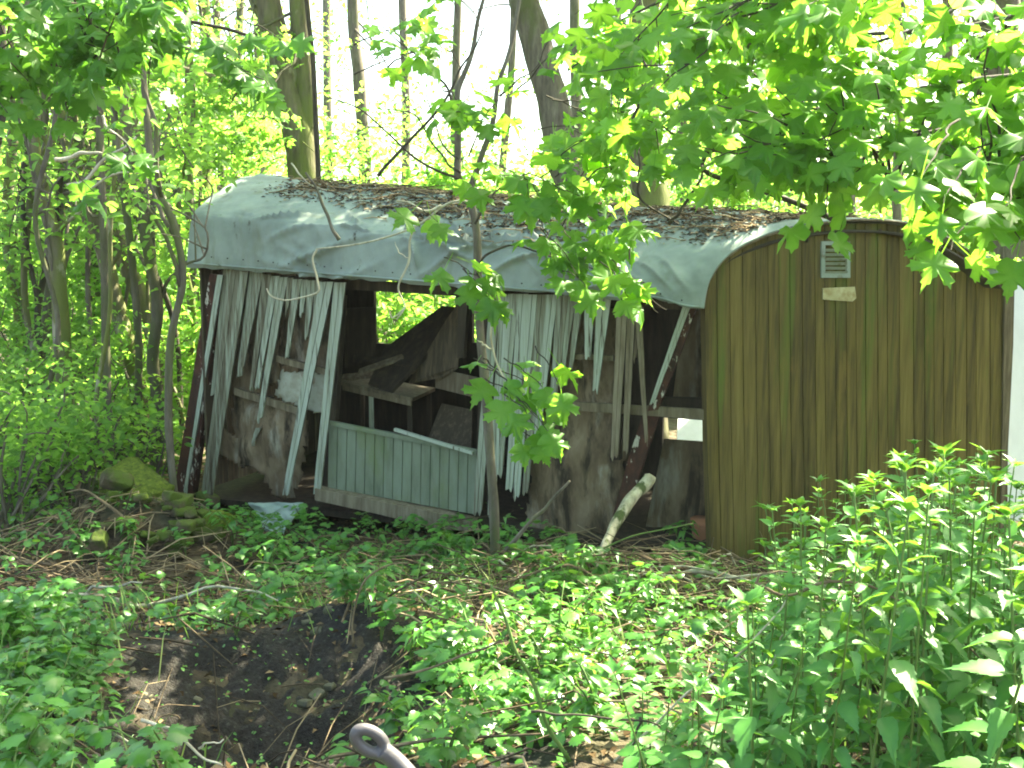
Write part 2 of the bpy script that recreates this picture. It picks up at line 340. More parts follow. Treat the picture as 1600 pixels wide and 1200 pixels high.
# far bow is square to the long side
fdir = -SN
z0 = P(300, 332, 9.27)[2]; zt = P(405, 277, 10.4)[2]; ze = P(293, 417, 9.27)[2]
F0 = P(300, 332, 9.27)
farp = [F0 + np.array([-.045, 0, ze-z0]), F0 + np.array([-.02, 0, (ze-z0)*.5]), F0 + np.array([0, 0, -.02]), F0 + fdir*.06 + np.array([0, 0, .035])]
for t in (.13, .22, .33, .42, .5, .6, .7, .8, .9, 1.0):
    farp.append(F0 + fdir*2.25*t + np.array([0, 0, (zt-z0)*math.sin(math.pi*min(t, 1))**1.0]))
farp.append(F0 + fdir*2.28 + np.array([0, 0, -.35]))
farw = .3*spline(farp, 49) + .7*np.array([np.interp(np.linspace(0, len(farp)-1, 49), np.arange(len(farp)), np.array(farp)[:, c]) for c in range(3)]).T
nv = 49; nu = 460
def roofpt(u, v):   # arrays: u 0..1 along, v 0..48 across
    i = np.clip(v.astype(int), 0, nv-2); f = (v-i)[:, None]
    a = farw[i]*(1-f)+farw[i+1]*f; b = nearw[i]*(1-f)+nearw[i+1]*f
    return a*(1-u[:, None]) + b*u[:, None]
U, Vv = np.meshgrid(np.linspace(0, 1, nu), np.linspace(0, 48, 97))
R0 = roofpt(U.ravel(), Vv.ravel()).reshape(97, nu, 3)
def roof_disp(U, Vv):
    t = Vv/48.
    sag = -.05*np.sin(np.pi*U)*sstep(0.12, .3, t)*(1-sstep(.8, 1, t))
    fas = 1-sstep(.20, .36, t)                        # the hanging front part
    # diagonal pulled folds in the hanging felt
    ph = U*44 + t*34 + 7*vnoise(U*8, t*7, 41)
    fold = ((1-np.abs(np.sin(ph)))**2.6)*sstep(.35, .8, vnoise(U*11+t*6, t*4-U*5, 2))*1.3*sstep(.12, .3, U)*(1-.8*sstep(.74, .84, U))
    ph2 = U*26 - t*34 + 3*vnoise(U*5, t*6, 43)
    fold = fold + 1.1*((1-np.abs(np.sin(ph2)))**4)*sstep(.3, .7, vnoise(U*7+3, t*4, 12))*sstep(.1, .25, U)*(1-.6*sstep(.8, .9, U))
    small = np.abs(np.sin(U*90+t*20+3*vnoise(U*12, t*4, 8)))**4*.3*sstep(.3, .12, t)
    out = fas*(.10*fold + .02*small + .05*(vnoise(U*6, t*5, 4)-.5)) + .05*fbm(U*9, t*7, 12, 4)*(1-.3*fas) + .02*fbm(U*40, t*22, 5, 3)
    out = out*(1-.8*sstep(.965, 1, U)) 
    return out, sag
out, sag = roof_disp(U, Vv)
du = np.gradient(R0, axis=1); dv = np.gradient(R0, axis=0); nn = nrm(np.cross(du, dv))
if nn[40, 100, 2] < 0: nn = -nn
t = Vv/48
RO = R0 + nn*(out+.02)[..., None]; RO[..., 2] += sag
# ragged lower edge and a torn, lifted corner close to the end wall
RO[0, :, 2] += .02*(vnoise(np.arange(nu)*.11, np.zeros(nu), 3)-.5)
edge = sstep(.30, 0, t)*sstep(.80, .99, U)
RO[..., 2] += -.06*edge*np.sin(U*40)*.5 + .0
RO += SN*(.05*edge)[..., None]
g = Geo(); i = np.arange(96)[:, None]*nu; j = np.arange(nu-1)[None]
g.add(RO, np.stack([i+j, i+j+1, i+nu+j+1, i+nu+j], -1).reshape(-1), np.full(96*(nu-1), 4))
roof = g.build('roof', M['cloth'], wagon)
so_ = roof.modifiers.new('thick', 'SOLIDIFY'); so_.thickness = .012; so_.offset = -1
# lining under the felt
RI = R0 - nn*.06; RI[..., 2] += sag - .01
g = Geo(); rows = list(range(16, 90, 4)); cols_ = list(range(2, nu-1, 6)); RI2 = RI[np.ix_(rows, cols_)]
a_, b_ = len(rows), len(cols_); i = np.arange(a_-1)[:, None]*b_; j = np.arange(b_-1)[None]
g.add(RI2, np.stack([i+j, i+j+1, i+b_+j+1, i+b_+j], -1).reshape(-1), np.full((a_-1)*(b_-1), 4))
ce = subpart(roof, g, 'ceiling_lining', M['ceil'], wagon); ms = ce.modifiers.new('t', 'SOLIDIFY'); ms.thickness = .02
# piping strip with nail heads along the lower hem of the felt
g = Geo(); hem = RO[1, 2:-4:3] + SN*.018; hem[:, 2] += .0
g.tube(hem, .009, 5); subpart(roof, g, 'hem', M['cloth'], wagon)
for k in range(10, nu-10, 16):
    g = Geo(); p = RO[3, k] + SN*.016; g.tube([p, p+SN*.006], .006, 6); subpart(roof, g, 'nail', M['black'], wagon)
# light batten edging the near bow
g = Geo(); bow = [E(x, y-1, .065) for x, y in near[2:-1]]; g.tube(spline(bow, 50), .009, 6, lump=.3); subpart(roof, g, 'edge_strip', M['wood'], wagon)
# torn flap at the right eave
g = Geo(); fl = []
for a in range(9):
    for b in range(7):
        u, v = a/8, b/6
        p = E(1520+70*u, 398+38*u+14*v*(1+.8*math.sin(u*5)) , .10+.10*v*(1-v)+.04*math.sin(u*9+v*4)); fl.append(p)
q = [];
for a in range(8):
    for b in range(6): q += [a*7+b, (a+1)*7+b, (a+1)*7+b+1, a*7+b+1]
g.add(fl, q, [4]*48); fo = subpart(roof, g, 'torn_flap', M['cloth'], wagon); mm = fo.modifiers.new('t', 'SOLIDIFY'); mm.thickness = .008

def prism_px(g, F, pts, off, th, tint=.5, jit=0):
    f = [F(x, y, off+th) for x, y in pts]; b = [F(x, y, off) for x, y in pts]
    g.prism(f, b, tint)
def edgeline(x0, y0, x1, y1, n, amp, ph):
    return [(x0+(x1-x0)*k/n + amp*math.sin(k*1.9+ph)*(0 < k < n), y0+(y1-y0)*k/n) for k in range(n+1)]
def batten(name, tx0, tx1, ty, bx0, bx1, by, off=.0, th=.018, mat='paint', tipk=None, parent=None, F=None):
    F = F or S; g = Geo(); ph = random.random()*6; w_ = (bx1-bx0)
    l = edgeline(tx0-1.5, ty, bx0, by, 7, .25, ph); r = edgeline(tx1+1.5, ty, bx1, by-random.uniform(2, 9), 7, .25, ph+.6)
    tip = tipk or random.choice(['point', 'chop', 'split'])
    if tip == 'point': mid = [((bx0+bx1)/2-1, by+random.uniform(5, 14))]
    elif tip == 'split': mid = [(bx0+.2*w_, by+8), (bx0+.5*w_, by-5), (bx0+.75*w_, by+5)]
    else: mid = [(bx0+.5*w_, by+2)]
    oo = off + random.uniform(0, .012); ti = random.uniform(.35, .8)
    cL = [(a_*.525+c_*.475, b_*.525+d_*.475) for (a_, b_), (c_, d_) in zip(l, r)]; cR = [(a_*.465+c_*.535, b_*.465+d_*.535) for (a_, b_), (c_, d_) in zip(l, r)]
    h1 = random.uniform(-6, 8); h2 = random.uniform(-6, 8)
    prism_px(g, F, l + [(l[-1][0]*.5+cL[-1][0]*.5, by+h1)] + cL[::-1], oo, th, ti)
    prism_px(g, F, cR + [(cR[-1][0]*.5+r[-1][0]*.5, by+h2)] + r[::-1], oo, th, ti+random.uniform(-.1, .1))
    prism_px(g, F, l[:-1] + r[:-1][::-1], oo, th-.004, .2)
    return g.build(name, M[mat], parent or wagon, smooth=False)

# frame of the long side
g = Geo(); prism_px(g, S, [(331, 428), (351, 430), (338, 520), (322, 640), (304, 770), (275, 766), (296, 640), (315, 520)], -.05, .08); g.build('corner_post', M['rust'], wagon, smooth=False)
for (a, b, c, d) in ((352, 430, 296, 764),):
    batten('wall_board', a-5, a+1, b, c-3, c+2, d, .03, tipk='chop')
LB = [(354, 363, 432, 332, 343, 618), (363, 368, 434, 340, 346, 690), (369, 382, 436, 319, 330, 782), (384, 393, 438, 331, 338, 780), (395, 405, 438, 373, 381, 590), (407, 414, 440, 379, 385, 575),
      (416, 427, 443, 394, 400, 606), (429, 439, 445, 402, 409, 604), (441, 452, 447, 405, 412, 655), (454, 461, 448, 449, 454, 488), (463, 474, 450, 449, 455, 560), (475, 482, 451, 471, 477, 492),
      (484, 495, 452, 479, 484, 528), (497, 504, 453, 490, 495, 548), (506, 525, 454, 447, 456, 772), (530, 545, 455, 496, 507, 770)]
for k, (a, b, c, d, e, f) in enumerate(LB):
    batten('wall_board', a, b, c-14, d, e, f, .012 + (.03 if k in (2, 3, 14, 15) else 0), tipk='point' if k in (2, 8, 10, 12, 14) else None)
batten('wall_board', 403, 409, 668, 395, 400, 690, .0, tipk='point')
RB = [(770, 783, 476, 741, 755, 800), (785, 797, 473, 764, 775, 802), (798, 811, 473, 776, 787, 745), (813, 826, 473, 792, 803, 765), (828, 840, 474, 804, 814, 775), (842, 856, 474, 818, 827, 770),
      (858, 872, 474, 836, 846, 684), (874, 889, 475, 858, 867, 670), (891, 901, 475, 877, 883, 586), (903, 913, 476, 890, 896, 578), (916, 930, 476, 916, 925, 560), (936, 956, 477, 928, 937, 610),
      (968, 982, 478, 956, 967, 712), (984, 994, 480, 975, 983, 704)]
for k, (a, b, c, d, e, f) in enumerate(RB):
    batten('wall_board', a, b, c-14, d, e, f, .012, tipk='point' if k in (6, 8, 12) else None, mat='paint' if k < 12 else 'wood')
batten('wall_board', 996, 1004, 480, 1011, 1015, 690, .05, mat='wood', tipk='point')
batten('wall_board', 1000, 1006, 480, 992, 997, 560, .03, mat='wood', tipk='point')
# rails and posts of the frame behind the boards
g = Geo(); prism_px(g, S, [(340, 424), (1090, 470), (1090, 486), (340, 440)], -.07, .05); g.build('top_rail', M['darkwood'], wagon, smooth=False)
for pts in ([(431, 556), (514, 578), (514, 588), (431, 566)], [(365, 606), (474, 640), (474, 651), (365, 617)], [(880, 552), (958, 556), (958, 564), (880, 561)], [(860, 626), (1100, 640), (1100, 656), (860, 639)]):
    g = Geo(); prism_px(g, S, pts, -.045, .04); g.build('cross_rail', M['wood'], wagon, smooth=False)
for pts in ([(524, 462), (534, 462), (512, 790), (490, 790)], [(752, 468), (764, 468), (752, 800), (738, 800)], [(714, 468), (728, 468), (722, 560), (712, 560)], [(962, 478), (975, 480), (968, 720), (952, 720)]):
    g = Geo(); prism_px(g, S, pts, -.10, .07); g.build('frame_post', M['darkwood'], wagon, smooth=False)
g = Geo(); prism_px(g, S, [(1066, 480), (1088, 482), (1060, 560), (1028, 640), (1012, 642), (1040, 560)], -.05, .06); g.build('door_post', M['rust'], wagon, smooth=False)
batten('wall_board', 1070, 1079, 478, 1016, 1023, 632, .015, mat='paint', tipk='split')
g = Geo(); prism_px(g, S, [(1006, 640), (1032, 642), (1012, 700), (976, 812), (955, 812), (980, 720)], -.09, .07); g.build('door_post', M['rust'], wagon, smooth=False)
# inner lining sheets: lumpy surfaces
def sheet(name, outline, off, mat, bulge=.0, cell=4, lump=.012, sfx=S, th=.006, fr=.05):
    xs_ = [p[0] for p in outline]; ys_ = [p[1] for p in outline]
    x0, x1, y0, y1 = min(xs_), max(xs_), min(ys_), max(ys_)
    nx_ = max(4, int((x1-x0)/cell)); ny_ = max(4, int((y1-y0)/cell))
    def inside(x, y):
        c = False; n = len(outline)
        for k in range(n):
            (ax, ay), (bx, by) = outline[k], outline[(k+1) % n]
            if (ay > y) != (by > y) and x < (bx-ax)*(y-ay)/(by-ay)+ax: c = not c
        return c
    idx = {}; V = []; L = []
    def vid(a, b):
        if (a, b) in idx: return idx[(a, b)]
        x = x0+(x1-x0)*a/nx_; y = y0+(y1-y0)*b/ny_
        x += cell*1.3*(float(vnoise(a*.9, b*.9, 6))-.5); y += cell*1.3*(float(vnoise(a*.9, b*.9, 7))-.5)
        bu = bulge*math.sin(math.pi*min(1, max(0, (x-x0)/(x1-x0))))*math.sin(math.pi*min(1, max(0, (y-y0)/(y1-y0)))**.8)
        idx[(a, b)] = len(V); V.append(sfx(x, y, off + bu + lump*4*float(fbm(x*fr, y*fr, 15, 3)))); return idx[(a, b)]
    for a in range(nx_):
        for b in range(ny_):
            x = x0+(x1-x0)*(a+.5)/nx_; y = y0+(y1-y0)*(b+.5)/ny_
            if inside(x, y): L += [vid(a, b), vid(a, b+1), vid(a+1, b+1), vid(a+1, b)]
    g = Geo(); g.add(V, L, [4]*(len(L)//4)); o = g.build(name, M[mat], wagon); m_ = o.modifiers.new('t', 'SOLIDIFY'); m_.thickness = th; return o
sheet('lining_sheet', [(352, 440), (430, 445), (425, 600), (330, 625), (338, 560)], -.11, 'hard')
sheet('lining_sheet', [(432, 470), (532, 478), (520, 585), (425, 570)], -.10, 'hard')
sheet('lining_patch', [(432, 578), (440, 583), (470, 581), (515, 590), (508, 645), (490, 648), (458, 638), (436, 628), (422, 618)], -.085, 'plaster', .02, 4)
sheet('lining_sheet', [(362, 606), (420, 622), (472, 640), (470, 700), (462, 740), (452, 778), (434, 786), (418, 775), (404, 740), (370, 725), (356, 700), (352, 650)], -.10, 'hard', .10, 5, .02)
sheet('lining_sheet', [(318, 655), (335, 662), (365, 690), (372, 735), (350, 720), (325, 700), (312, 690)], -.08, 'hard', .03, 4, .02)
sheet('lining_sheet', [(770, 480), (965, 485), (955, 640), (770, 630)], -.12, 'hard')
sheet('lining_sheet', [(830, 640), (968, 642), (975, 700), (968, 760), (952, 838), (880, 845), (815, 830), (822, 740)], -.11, 'hard', .05, 6)
# green painted tongue-and-groove apron under the opening
g = Geo(); nb = 16
for k in range(nb):
    u0, u1 = k/nb+.003, (k+1)/nb-.004
    def Q(u, v): return (512+233*u + (-2)*v, 660+46*u + (102)*v*(1-.03*u))
    c = [Q(u0, 0), Q(u0, 1), Q(u1, 1), Q(u1, 0)]; prism_px(g, S, c, -.03, .014, .35+.3*random.random())
    if k: c = [Q(k/nb-.004, 0.0), Q(k/nb-.004, 1), Q(k/nb+.003, 1), Q(k/nb+.003, 0.0)]; prism_px(g, S, c, -.03, .006, .1)
apron = g.build('apron_panel', M['panelgreen'], wagon, smooth=False)
g = Geo(); prism_px(g, S, [(512, 657), (745, 703), (745, 710), (512, 664)], -.035, .04); g.build('apron_rail', M['panelgreen'], wagon, smooth=False)
g = Geo(); prism_px(g, S, [(500, 760), (700, 800), (742, 812), (742, 826), (690, 822), (600, 800), (500, 778)], -.07, .16, .7); g.build('floor_beam', M['wood'], wagon, smooth=False)
g = Geo(); prism_px(g, S, [(300, 776), (520, 792), (980, 850), (980, 866), (520, 806), (300, 790)], -.4, .12, .2); g.build('chassis_rail', M['darkwood'], wagon, smooth=False)
# floor
g = Geo(); fl = [S(300, 760), S(1085, 850), E(1560, 850), BK(1400, 735), np.array([BKL[0], BKL[1], .12])]
for p in fl: p[2] = .12 if p is fl[-1] else p[2]
zf = [S(300, 775)[2], S(1085, 858)[2], E(1560, 850)[2], .02, .15]
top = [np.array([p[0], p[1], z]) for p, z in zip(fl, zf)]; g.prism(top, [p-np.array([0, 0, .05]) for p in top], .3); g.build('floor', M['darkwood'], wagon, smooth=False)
# back wall with window openings
def BW(s_, z): return BKL + BDIR*s_ + np.array([0, 0, z])
Lb = float(np.linalg.norm(BKR[:2]-BKL[:2])); zr = lambda s_: 2.45 - .40*s_/Lb
def bw_s(px): 
    p = BK(px, 500); return float(np.dot(p-BKL, BDIR))
w0, w1, w2, w3 = bw_s(585), bw_s(712), bw_s(738), bw_s(800)
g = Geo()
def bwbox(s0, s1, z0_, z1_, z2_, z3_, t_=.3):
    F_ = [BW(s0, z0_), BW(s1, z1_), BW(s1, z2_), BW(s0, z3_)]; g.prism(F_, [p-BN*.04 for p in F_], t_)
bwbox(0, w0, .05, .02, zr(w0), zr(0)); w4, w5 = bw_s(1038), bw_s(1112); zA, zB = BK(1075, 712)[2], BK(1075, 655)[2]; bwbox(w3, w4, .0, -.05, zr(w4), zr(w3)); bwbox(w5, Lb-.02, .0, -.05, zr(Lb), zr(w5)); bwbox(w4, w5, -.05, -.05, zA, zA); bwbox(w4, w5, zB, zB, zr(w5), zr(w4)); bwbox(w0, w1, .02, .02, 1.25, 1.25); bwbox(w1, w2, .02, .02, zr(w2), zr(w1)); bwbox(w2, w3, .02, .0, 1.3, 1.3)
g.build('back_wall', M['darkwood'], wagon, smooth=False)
# far end wall
g = Geo(); f0 = F0 + np.array([0.04, 0, 0]); nb = 14
for k in range(nb):
    a, b = k/nb+.004, (k+1)/nb-.004; zt_ = lambda t_: z0 + (zt-z0)*math.sin(math.pi*max(.03, min(.97, t_))) - .09
    q_ = [np.array([*(f0+fdir*2.2*a)[:2], .12]), np.array([*(f0+fdir*2.2*b)[:2], .12]), np.array([*(f0+fdir*2.2*b)[:2], zt_(b)]), np.array([*(f0+fdir*2.2*a)[:2], zt_(a)])]
    g.prism(q_, [p+SDIR*.02 for p in q_], random.random())
g.build('far_end_wall', M['wood'], wagon, smooth=False)
# near end wall: vertical boards under the bow
near_y = lambda x: float(np.interp(x, [p[0] for p in near[1:]], [p[1] for p in near[1:]]))
g = Geo(); x = 1104.; k = 0
while x < 1572:
    wd = random.choice([15, 17, 19, 20, 22]) if x < 1550 else 1574-x
    x1 = min(x+wd, 1574); gap = .45
    b = 872+(x-1104)*.02+random.uniform(-8, 10) + (14 if 1150 < x < 1240 else 0)
    lean = -.0 + (8*(1-(x-1104)/470))
    pts = [(x+gap, max(near_y(x), 347)+2), (x+gap+lean*.3, (near_y(x)+b)/2), (x+gap+lean, b), (x1-gap+lean, b+random.uniform(-4, 4)), (x1-gap+lean*.3, (near_y(x1)+b)/2), (x1-gap, max(near_y(x1), 347)+2)]
    prism_px(g, E, pts, -.015 + random.uniform(-.0015, .0015), .022, random.random())
    x = x1; k += 1
endw = g.build('end_wall', M['endwood'], wagon, smooth=False)
bm_ = endw.modifiers.new('bev', 'BEVEL'); bm_.width = .003; bm_.segments = 2
g = Geo(); pts = [(1109, 460), (1125, 430), (1170, 392), (1230, 368), (1340, 355), (1440, 370), (1500, 402), (1560, 450), (1560, 850), (1112, 862)]
prism_px(g, E, pts, -.055, .02); g.build('end_wall_backing', M['black'], wagon, smooth=False)
for (xx, yy) in ((1102, 1112), ):
    g = Geo(); prism_px(g, E, [(1100, 462), (1108, 446), (1116, 700), (1120, 872), (1110, 874), (1104, 700)], -.08, .10, .2); g.build('end_wall_trim', M['endwood'], wagon, smooth=False)
g = Geo(); prism_px(g, E, [(1567, 450), (1582, 448), (1580, 540), (1572, 700), (1570, 850), (1560, 850), (1563, 700)], -.06, .085, .3); g.build('end_wall_trim', M['wood'], wagon, smooth=False)
g = Geo(); prism_px(g, E, [(1582, 447), (1600, 440), (1592, 520), (1583, 560)], -.30, .05, .3); g.build('corner_board', M['darkwood'], wagon, smooth=False)
# louvred vent
g = Geo()
for pts in ([(1281, 377), (1326, 377), (1326, 383), (1281, 383)], [(1281, 427), (1326, 427), (1326, 434), (1281, 434)], [(1281, 383), (1287, 383), (1287, 427), (1281, 427)], [(1320, 383), (1326, 383), (1326, 427), (1320, 427)]):
    prism_px(g, E, pts, .008, .02)
vent = g.build('vent', M['vent'], wagon, smooth=False)
g = Geo()
for k in range(6):
    y = 385+k*7; a = E(1286, y+6, .028); b = E(1321, y+6, .028); g.box(a, b, np.array([0, 0, .011])+EN*.008, EN*.002)
subpart(vent, g, 'louvre', M['vent'], wagon, smooth=False)
g = Geo(); prism_px(g, E, [(1284, 450), (1334, 448), (1336, 466), (1330, 471), (1284, 468)], .008, .012); g.build('plate', M['plate'], wagon, smooth=False)
g = Geo(); g.tube(spline([E(1254, 342, .05), E(1256, 356, .045), E(1258, 378, .02)], 8), [.016]*8, 8)
g.tube(spline([E(1250, 352, .04), E(1263, 353, .04)], 4), .012, 6); g.build('roof_hook', M['black'], wagon)
for (a, b) in ((1374, 362), (1277, 356), (1395, 366)):
    g = Geo(); p = E(a, b, .006); g.tube([p, p+EN*.008], .02, 8, lump=.3); g.build('bolt', M['rust'], wagon)
# inside: partition seen through the doorway
g = Geo(); prism_px(g, S, [(1050, 486), (1100, 486), (1108, 640), (1030, 640)], -.55, .03, .9); g.build('partition', M['hard'], wagon, smooth=False)
g = Geo(); prism_px(g, S, [(1012, 632), (1104, 634), (1104, 662), (1050, 664), (1012, 660)], -.5, .06, .4); g.build('cross_rail', M['darkwood'], wagon, smooth=False)
g = Geo(); prism_px(g, S, [(1020, 700), (1102, 706), (1094, 840), (990, 845)], -.45, .03, .2); g.build('partition', M['hard'], wagon, smooth=False)

# ------------------------------------------------------------------ things inside the wagon
def SI(px, py, dep): return S(px, py) * 0 + P(px, py, S(px, py)[1]+dep)
t = empty('table', (SI(600, 640, .9)[0], SI(600, 640, .9)[1], .1)); tag(t, 'old wooden table with one pale leg, standing in the gloom behind the window opening', 'table')
g = Geo(); q_ = [SI(532, 596, .5), SI(645, 622, .5), SI(680, 606, 1.3), SI(560, 585, 1.3)]; g.prism(q_, [p-np.array([0, 0, .03]) for p in q_], .4); g.build('table_top', M['wood'], t, smooth=False)
for (a, b, dp, m) in ((580, 612, .55, 'paint'), (640, 622, .6, 'darkwood'), (670, 610, 1.25, 'darkwood'), (565, 592, 1.25, 'darkwood')):
    g = Geo(); p = SI(a, b, dp); g.box(p, [p[0], p[1], .1], [.02, 0, 0], [0, .02, 0]); g.build('leg', M[m], t, smooth=False)
g = Geo(); a = SI(536, 604, .52); b = SI(643, 629, .52); g.box(a, b, [0, 0, .03], SN*.01); g.build('apron', M['wood'], t, smooth=False)
def loose(name, label, cat, c, dep, mat, th=.02, group=None, tint=.5):
    g = Geo(); f = [SI(x, y, d) for (x, y, d) in c]; n_ = nrm(np.cross(f[1]-f[0], f[2]-f[0])); g.prism(f, [p+n_*th for p in f], tint)
    return tag(g.build(name, M[mat], smooth=False), label, cat, group)
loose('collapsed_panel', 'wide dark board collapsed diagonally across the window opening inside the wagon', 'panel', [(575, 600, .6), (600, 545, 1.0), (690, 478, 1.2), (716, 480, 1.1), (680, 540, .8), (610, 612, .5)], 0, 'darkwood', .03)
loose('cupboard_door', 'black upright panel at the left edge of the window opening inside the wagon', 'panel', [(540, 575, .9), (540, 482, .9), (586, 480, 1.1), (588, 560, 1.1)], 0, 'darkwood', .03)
loose('wide_board', 'wide grey board leaning inside the wagon at the right of the table', 'board', [(655, 720, .5), (690, 630, .9), (738, 640, .8), (735, 730, .4)], 0, 'wood', .02, tint=.1)
loose('shelf_board', 'dusty horizontal board at the right inside the wagon, above the leaning panel', 'board', [(680, 575, .8), (745, 590, .5), (745, 622, .5), (680, 606, .8)], 0, 'wood', .02)
loose('tilted_board', 'brown board tilted upright in the right part of the window opening', 'board', [(640, 600, .8), (700, 500, .7), (722, 470, .7), (716, 575, .6), (690, 590, .7)], 0, 'wood', .02, tint=.2)
for k, (x0, y0, x1, y1, d0, d1, lb) in enumerate(((560, 582, 645, 552, .5, .9, 'short pale splintered plank lying on the table inside the wagon'), (552, 560, 640, 568, .9, .7, 'thin dark plank lying behind the pale plank on the table'), (535, 590, 690, 575, .7, 1.2, 'long thin plank lying across the back of the table'))):
    g = Geo(); a = SI(x0, y0, d0); b = SI(x1, y1, d1); g.box(a, b, [0, .04, .02], [0, 0, .008]); tag(g.build('plank', M['wood'] if k != 1 else M['darkwood'], smooth=False), lb, 'plank')
g = Geo(); a = S(617, 671, -.0); b = S(740, 707, .02); g.box(a, b, [0, 0, .012], SN*.02, .9); tag(g.build('loose_batten', M['paint'], smooth=False), 'long pale batten lying along the top of the green apron panel', 'batten')
# terracotta pot and sunlit bits seen past the end wall
g = Geo(); c = P(1106, 846, 8.2); zz = np.linspace(0, .28, 9)
g.tube([c+np.array([.0, 0, z-.1]) for z in zz], [.07, .09, .105, .115, .122, .126, .128, .14, .14], 20); tag(g.build('clay_pot', M['terra']), 'orange clay pot in the gap beside the brown end wall', 'pot')
# crumpled felt on the ground below the bulging sheet
g = Geo(); V = []; n_ = 14
c0 = P(428, 812, 8.9)
for a in range(n_):
    for b in range(n_):
        u, v = a/(n_-1)-.5, b/(n_-1)-.5
        V.append(c0 + np.array([u*.26*(1.2-v), -.10*v+.03, -v*.26 + .0]) + np.array([0, -1, 0])*.12*float(fbm(u*7, v*7, 61, 3)) + np.array([.10*float(fbm(u*5, v*5, 71, 2)), 0, 0]))
i = np.arange(n_-1)[:, None]*n_; j = np.arange(n_-1)[None]; g.add(V, np.stack([i+j, i+j+1, i+n_+j+1, i+n_+j], -1).reshape(-1), [4]*((n_-1)**2))
o = tag(g.build('felt_scrap', M['foil']), 'crumpled pale green scrap of felt hanging below the bulging brown sheet', 'scrap'); o.modifiers.new('t', 'SOLIDIFY').thickness = .006
g = Geo(); c = P(1092, 684, 11.2); g.prism([c+np.array(q) for q in ((-.27, -.2, -.25), (.4, -.3, -.2), (.45, .35, .26), (-.16, .4, .2))], [c+np.array(q) for q in ((-.27, -.17, -.28), (.4, -.27, -.23), (.45, .38, .23), (-.16, .43, .17))])
tag(g.build('white_board', M['pale'], smooth=False), 'white sunlit board behind the wagon, seen through the low gap beside the end wall', 'board')
# white panel added behind the right corner, stands for the sunlit background
g = Geo(); q_ = [np.array([4.02, 8.75, -.05]), np.array([5.3, 8.9, -.05]), np.array([5.25, 9.35, 1.95]), np.array([4.02, 9.2, 1.95])]; n_ = nrm(np.cross(q_[1]-q_[0], q_[2]-q_[0]))
g.prism(q_, [p-n_*.03 for p in q_]); tag(g.build('glare_board', M['pale'], smooth=False), 'wide white board added behind the right corner of the wagon, standing for the sunlit background', 'board')

# ------------------------------------------------------------------ litter on the roof
def roof_surface(u, v):
    p = roofpt(u, v); o_, s_ = roof_disp(u, v)
    p[:, 2] += s_ + o_*.9 + .03
    return p
g = Geo(); n = 24000; u = rng.random(n)*.9+.07; v = 10 + rng.random(n)*30
den = .75*vnoise(u*60, v*.9, 8)+.35*sstep(.40, .62, vnoise(u*14, v*.25, 33)*.5 + .30 + .25*(np.exp(-((v-19)/5)**2)) - .5*sstep(.16, .08, u)-.35*sstep(17, 13.5, v)*vnoise(u*30, v, 5)) - .26
den = np.clip(den*1.9, 0, 1)*sstep(13-5*sstep(.3, .5, u)*sstep(.85, .7, u), 20-6*sstep(.3, .5, u)*sstep(.85, .7, u), v)*sstep(.03, .15, u)
k = rng.random(n) < den; u, v = u[k], v[k]; p = roof_surface(u, v); n = len(p)
a = rng.random(n)*6.28; tip = np.stack([np.cos(a), np.sin(a), rng.normal(0, .15, n)], -1); nor = np.stack([rng.normal(0, .3, n), rng.normal(0, .3, n), np.ones(n)], -1)
g.scatter(SIMP, p, tip, nor, rng.uniform(.02, .05, n), rng.random(n))
for q_ in range(1100):
    i_ = rng.integers(n); L_ = rng.uniform(.06, .3); a = rng.random()*6.28; d_ = np.array([math.cos(a), math.sin(a)*.7, rng.normal(0, .1)])*L_
    g.tube([p[i_]+[0, 0, .01], p[i_]+d_*.5+[0, 0, .02], p[i_]+d_+[0, 0, .005]], [.005, .004, .002], 4, rng.random(), cap=False)
tag(g.build('leaf_litter', M['rooflitter']), 'brown dead leaves and twigs strewn over the wagon roof', 'leaf litter', kind='stuff')

# ------------------------------------------------------------------ trees
def gap_keep(p, gaps):
    m = np.ones(len(p), bool)
    for (c, r_) in gaps:
        d = p - np.asarray(c); al = d @ SUND; perp = d - al[:, None]*SUND; m &= ~((np.linalg.norm(perp, axis=1) < r_) & (al > 0))
    return m
def leaves_cloud(g, T, centers, rad, n_each, size, mask=None, flat=.6, droop=.35):
    C = np.repeat(np.asarray(centers), n_each, axis=0); N_ = len(C)
    rr = np.repeat(np.broadcast_to(rad, (len(centers),)), n_each)
    d = nrm(rng.normal(size=(N_, 3)))*(rng.random(N_)**.45)[:, None]*rr[:, None]; d[:, 2] *= flat
    p = C + d
    base = np.repeat(rng.random(len(centers)), n_each)*.5
    ti = base + rng.random(N_)*.5
    if mask is not None:
        k = mask(p); p = p[k]; ti = ti[k]; N_ = len(p)
    a = rng.random(N_)*6.28
    tip = np.stack([np.cos(a), np.sin(a), rng.normal(-droop, .35, N_)], -1); nor = np.stack([rng.normal(0, .55, N_), rng.normal(0, .55, N_), np.ones(N_)], -1)
    g.scatter(T, p, tip, nor, rng.uniform(*size, N_), ti)
def limb(g, pts, r0, r1, sides=8, n=None, wob=.0, lump=.0, pw=1.0):
    n = n or max(6, len(pts)*5); path = spline(pts, n)
    if wob: path = wig(path, wob)
    t_ = np.linspace(0, 1, n)**pw; g.tube(path, r0+(r1-r0)*t_, sides, .5, True, lump); return path
def px_path(pts, Y, jit=.0):
    out = []
    for q_ in pts:
        y = q_[2] if len(q_) > 2 else Y; out.append(P(q_[0], q_[1], y))
    return out
